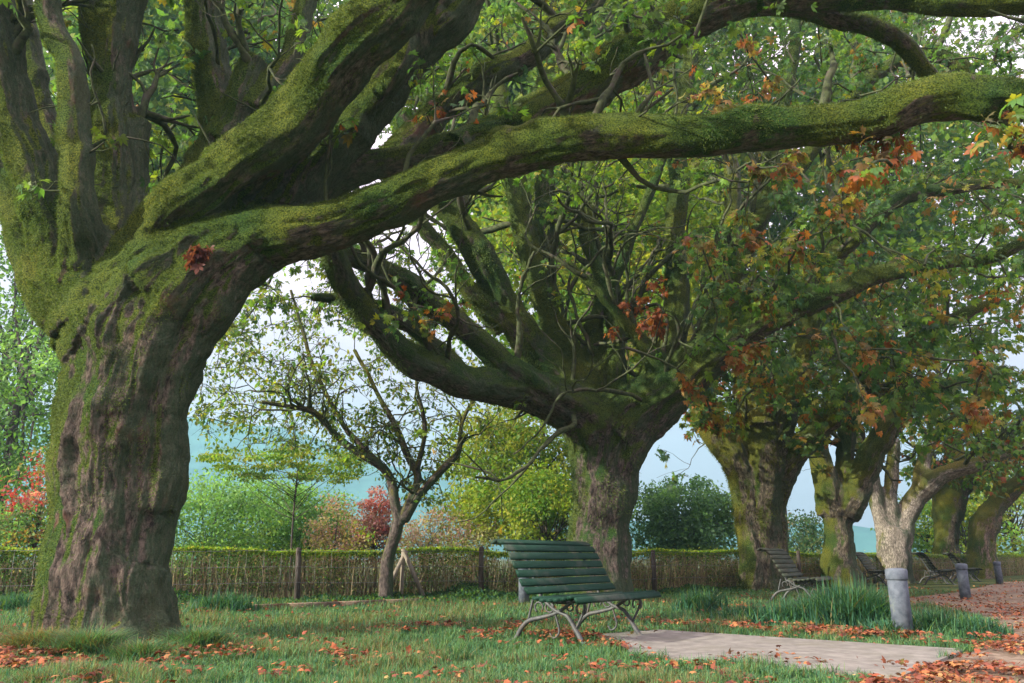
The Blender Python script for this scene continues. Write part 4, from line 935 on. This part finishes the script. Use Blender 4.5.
for px, py, rx, ry, n, l0, l1, lab in [
    (700, 612, .35, .3, 350, .25, .42, 'dark green strappy clump just right of the nearest bench'),
    (752, 622, .45, .35, 420, .15, .28, 'low strappy clump in front of the second bench feet'),
    (800, 625, .5, .35, 600, .22, .36, 'strappy clump below the second bench seat'),
    (852, 628, .5, .4, 1100, .4, .62, 'tallest iris clump immediately left of the nearest bollard'),
    (886, 636, .3, .25, 300, .12, .22, 'iris leaves wrapped round the foot of the nearest bollard'),
    (935, 634, .4, .35, 600, .2, .3, 'strappy clump just right of the nearest bollard'),
    (973, 636, .3, .3, 350, .15, .25, 'rightmost low strappy clump at the corner of the dirt path')]:
    clump('iris_clump', lab, px, py, rx, ry, n, l0, l1, IR, GI)
for px, py, rx, n, l0, l1, lab in [
    (225, 612, .45, 420, .2, .38, 'blue-green arching clump at the hedge foot right of the mossy trunk'),
    (20, 612, .6, 500, .2, .36, 'blue-green arching clump at the hedge foot by the left edge'),
    (560, 606, .35, 260, .12, .25, 'green strappy tuft seen under the nearest bench')]:
    clump('leafy_clump', lab, px, py, rx, .3, n, l0, l1, IR)
for px, py, rx, n, l0, l1, lab in [
    (38, 652, .26, 1500, .12, .26, 'shaggy straw-coloured tuft at the left root of the mossy trunk'),
    (88, 657, .24, 1500, .14, .3, 'shaggy olive tuft in front of the mossy trunk'),
    (140, 660, .22, 1200, .08, .2, 'shaggy grey-green tuft under the middle of the mossy trunk'),
    (198, 650, .26, 1200, .12, .26, 'shaggy green tuft at the right root of the mossy trunk')]:
    clump('grass_tuft', lab, px, py, rx, .2, n, l0, l1, {'lawn': 1.5, 'straw': 2.5, 'tan': .8} if px < 60 else {'lawn': 3, 'straw': 1.2, 'iris': 1}, 'long grass tufts round the mossy trunk', w=.004)

# lawn
def scatter(n, d0, d1, x0=-60, x1=1084, pw=1.0):
    d = 1 / rng.uniform(1 / d1, 1 / d0, n) if pw == 1 else rng.uniform(d0, d1, n)
    px = rng.uniform(x0, x1, n); X = np.array([(px - CX) / F * d * 1.06]).ravel(); return np.c_[X, d]
def lawn(n, d0, d1, l0, l1, w):
    q = scatter(n, d0, d1); q3 = np.c_[q, np.zeros(n)]
    f = fbm(q3 * 1.1, 5, 3); f2 = fbm(q3 * 5, 8, 2)
    bad = inside(q, DIRT) | inside(q, SLAB + (SLAB.mean(0) - SLAB) * .03)
    bad |= beyond(q, .2) | (rng.random(n) < np.clip(.25 - f2 * .5, 0, .7) * .7)
    q, f, f2 = q[~bad], f[~bad], f2[~bad]; m_ = len(q)
    ln = rng.uniform(l0, l1, m_) * np.clip(1 + 1.1 * f2 + .3 * f, .25, 2.2)
    mixg = palette(m_, {'lawn': 4, 'green': .8, 'iris': 1.2, 'straw': .3}); mixs = palette(m_, {'lawn': 1.5, 'straw': 2})
    c = np.where((rng.random(m_) < np.clip(.14 + .9 * f + .3 * f2, 0, .85))[:, None], mixs, mixg)
    return blades(np.c_[q, np.zeros(m_)], np.maximum(ln, .02), w, np.abs(rng.normal(.5, .35, m_)), c, seg=2)
parts = [lawn(280000, 4.2, 9, .03, .075, .0026), lawn(130000, 8.5, 20, .035, .09, .005)]
V = np.concatenate([p_[0] for p_ in parts]); Q = np.concatenate([parts[0][1], parts[1][1] + len(parts[0][0])]); C = np.concatenate([p_[2] for p_ in parts])
tag(mesh_obj('grass', V, Q, M_GRASS, None, col=C), 'short shaggy lawn grass under the trees', 'grass', kind='stuff')

# low leafy ground cover along the hedge foot
n = 42000; x = rng.uniform(0, 24, n); hh = np.clip(.12 + .16 * fbm(np.c_[x * .9, x * 0, x * 0], 33, 3), .03, .3)
y = -np.abs(rng.normal(0, .55, n)) + .1; p = hmap(np.c_[x, y, rng.random(n) ** .6 * hh * np.exp(-(y / .7) ** 2) + .02])
V, Q = leaves_geo(p, rng.normal(0, 1, (n, 3)) + [0, 0, .2], rng.uniform(.035, .08, n), OVAL, .6)
tag(mesh_obj('ground_cover', V, Q, M_LEAF, None, col=np.repeat(palette(n, {'dark': 2, 'green': 3, 'iris': 2}), 4, 0)), 'low dark ivy-like leaves along the hedge foot', 'ground cover', kind='stuff')

# fallen leaves
def fallen():
    q = scatter(200000, 4.4, 30); n = len(q); q3 = np.c_[q, np.zeros(n)]
    f = fbm(q3 * np.array([1.1, 1.1, 1]), 61, 3); base = np.clip((f - .38) * 1.2, 0, .4) * .45
    # drifts beside the slab, on the path and under the near trunk
    def seg(a, b, w):
        a, b = G(*a)[:2], G(*b)[:2]; v = b - a; t = np.clip(((q - a) @ v) / (v @ v), 0, 1); dd = np.linalg.norm(q - a - t[:, None] * v, axis=1); return np.exp(-(dd / w) ** 2)
    f2 = np.clip(fbm(q3 * np.array([2.8, 2.8, 1]), 91, 3) * 3.2 + .35, 0, 1.8)
    pr = base * 1.8 + .04 + 1.3 * seg((640, 624), (985, 645), .3) * (.6 + f) + .9 * seg((530, 630), (600, 633), .3) * (.6 + f) + .5 * seg((400, 630), (540, 640), .4) * np.clip(.4 + f, 0, 1)
    pr += .35 * seg((60, 660), (200, 655), .35) * np.clip(.4 + f * 1.3, 0, 1) + .1 * seg((0, 640), (10, 680), .3) + .35 * seg((260, 610), (420, 603), .3) * np.clip(.3 + f, 0, 1)
    pr += np.where(inside(q, DIRT), .2 + .4 * np.clip(f, 0, 1) + .3 * (q[:, 1] > 11), 0)
    pr = np.where(inside(q, SLAB), pr * .1, pr * .95) * f2; pr = np.where(beyond(q), 0, pr)
    k = rng.random(n) < pr; q = q[k]; n = len(q); on = inside(q, DIRT) | inside(q, SLAB)
    pos = np.c_[q, np.where(on, .03, .05) + rng.uniform(0, .03, n)]; dv = rng.normal(0, 1, (n, 3)); dv[:, 2] *= .3
    V, Q = leaves_geo(pos, dv, rng.uniform(.025, .06, n), LOBE, .35)
    c = palette(n, {'leaffall': 5, 'rust': 1.5, 'tan': .5}); 
    return mesh_obj('fallen_leaves', V, Q, M_DEAD, None, col=np.repeat(c, len(LOBE[0]), 0))
tag(fallen(), 'rust and orange fallen leaves on lawn and path', 'leaves', kind='stuff')

# ---------------------------------------------------------------- air
hz = MB(); hz.box((0, 600, 98), (1500, 760, 100))
m, nt = newmat('air'); v = nd(nt, 'ShaderNodeVolumePrincipled'); v.inputs['Color'].default_value = (.36, .68, .78, 1); v.inputs['Density'].default_value = .0008; v.inputs['Anisotropy'].default_value = .2
o = nd(nt, 'ShaderNodeOutputMaterial'); L(nt, v.outputs[0], o.inputs['Volume'])
HZ = True
if HZ: tag(hz.build('haze', m), 'pale blue haze over the valley', 'haze', kind='stuff')

# ---------------------------------------------------------------- light
SUN_EL, SUN_AZ = math.radians(22), math.radians(-114)   # azimuth from +Y, clockwise: the sun stands left, slightly behind the camera
w = bpy.data.worlds.new('World'); SC.world = w; w.use_nodes = True; nt = w.node_tree; nt.nodes.clear()
sky = nd(nt, 'ShaderNodeTexSky', sky_type='NISHITA', sun_disc=False, sun_elevation=SUN_EL, sun_rotation=SUN_AZ, air_density=1.2, dust_density=2.5)
tc = nd(nt, 'ShaderNodeTexCoord'); ns_ = nd(nt, 'ShaderNodeTexNoise', i_Scale=2.2, i_Detail=7.0, i_Roughness=.6); L(nt, tc.outputs['Generated'], ns_.inputs[0])
cf = ramp(nt, ns_.outputs[0], [(.3, (.55, .55, .55)), (.6, (.95, .95, .95))])
c = mixc(nt, cf.outputs[0], sky.outputs[0], (8.2, 6.4, 7.4))
sz = nd(nt, 'ShaderNodeSeparateXYZ'); L(nt, tc.outputs['Generated'], sz.inputs[0])
gr = math_(nt, 'ADD', math_(nt, 'MULTIPLY', math_(nt, 'POWER', math_(nt, 'MAXIMUM', sz.outputs[2], 0.0), 1.7), 2.9), .21)
gm = nd(nt, 'ShaderNodeVectorMath', operation='SCALE'); L(nt, c, gm.inputs[0]); L(nt, gr, gm.inputs[3])
bg = nd(nt, 'ShaderNodeBackground', i_Strength=.1); L(nt, gm.outputs[0], bg.inputs[0])
o = nd(nt, 'ShaderNodeOutputWorld'); L(nt, bg.outputs[0], o.inputs[0])
sl_ = bpy.data.lights.new('sun', 'SUN'); sl_.energy = 4.6; sl_.angle = math.radians(.8); sl_.color = (1, .93, .8)
so = bpy.data.objects.new('sun', sl_); link(so)
sd = Vector((math.sin(SUN_AZ) * math.cos(SUN_EL), math.cos(SUN_AZ) * math.cos(SUN_EL), math.sin(SUN_EL)))
so.rotation_euler = sd.to_track_quat('Z', 'Y').to_euler(); so.location = (-10, -5, 12)

cam = bpy.data.cameras.new('camera'); co = bpy.data.objects.new('camera', cam); link(co)
cam.sensor_width = 36; cam.lens = F * 36 / 1024; cam.clip_start = .05; cam.clip_end = 9000
co.location = (0, 0, H); co.rotation_euler = (math.pi / 2 + TH, 0, 0); SC.camera = co
SC.view_settings.view_transform = 'Standard'; SC.view_settings.look = 'None'; SC.view_settings.gamma = 1; SC.view_settings.exposure = 1.55
SC.cycles.max_bounces = 6; SC.cycles.transparent_max_bounces = 4; SC.cycles.volume_bounces = 0
SC.cycles.use_denoising = True
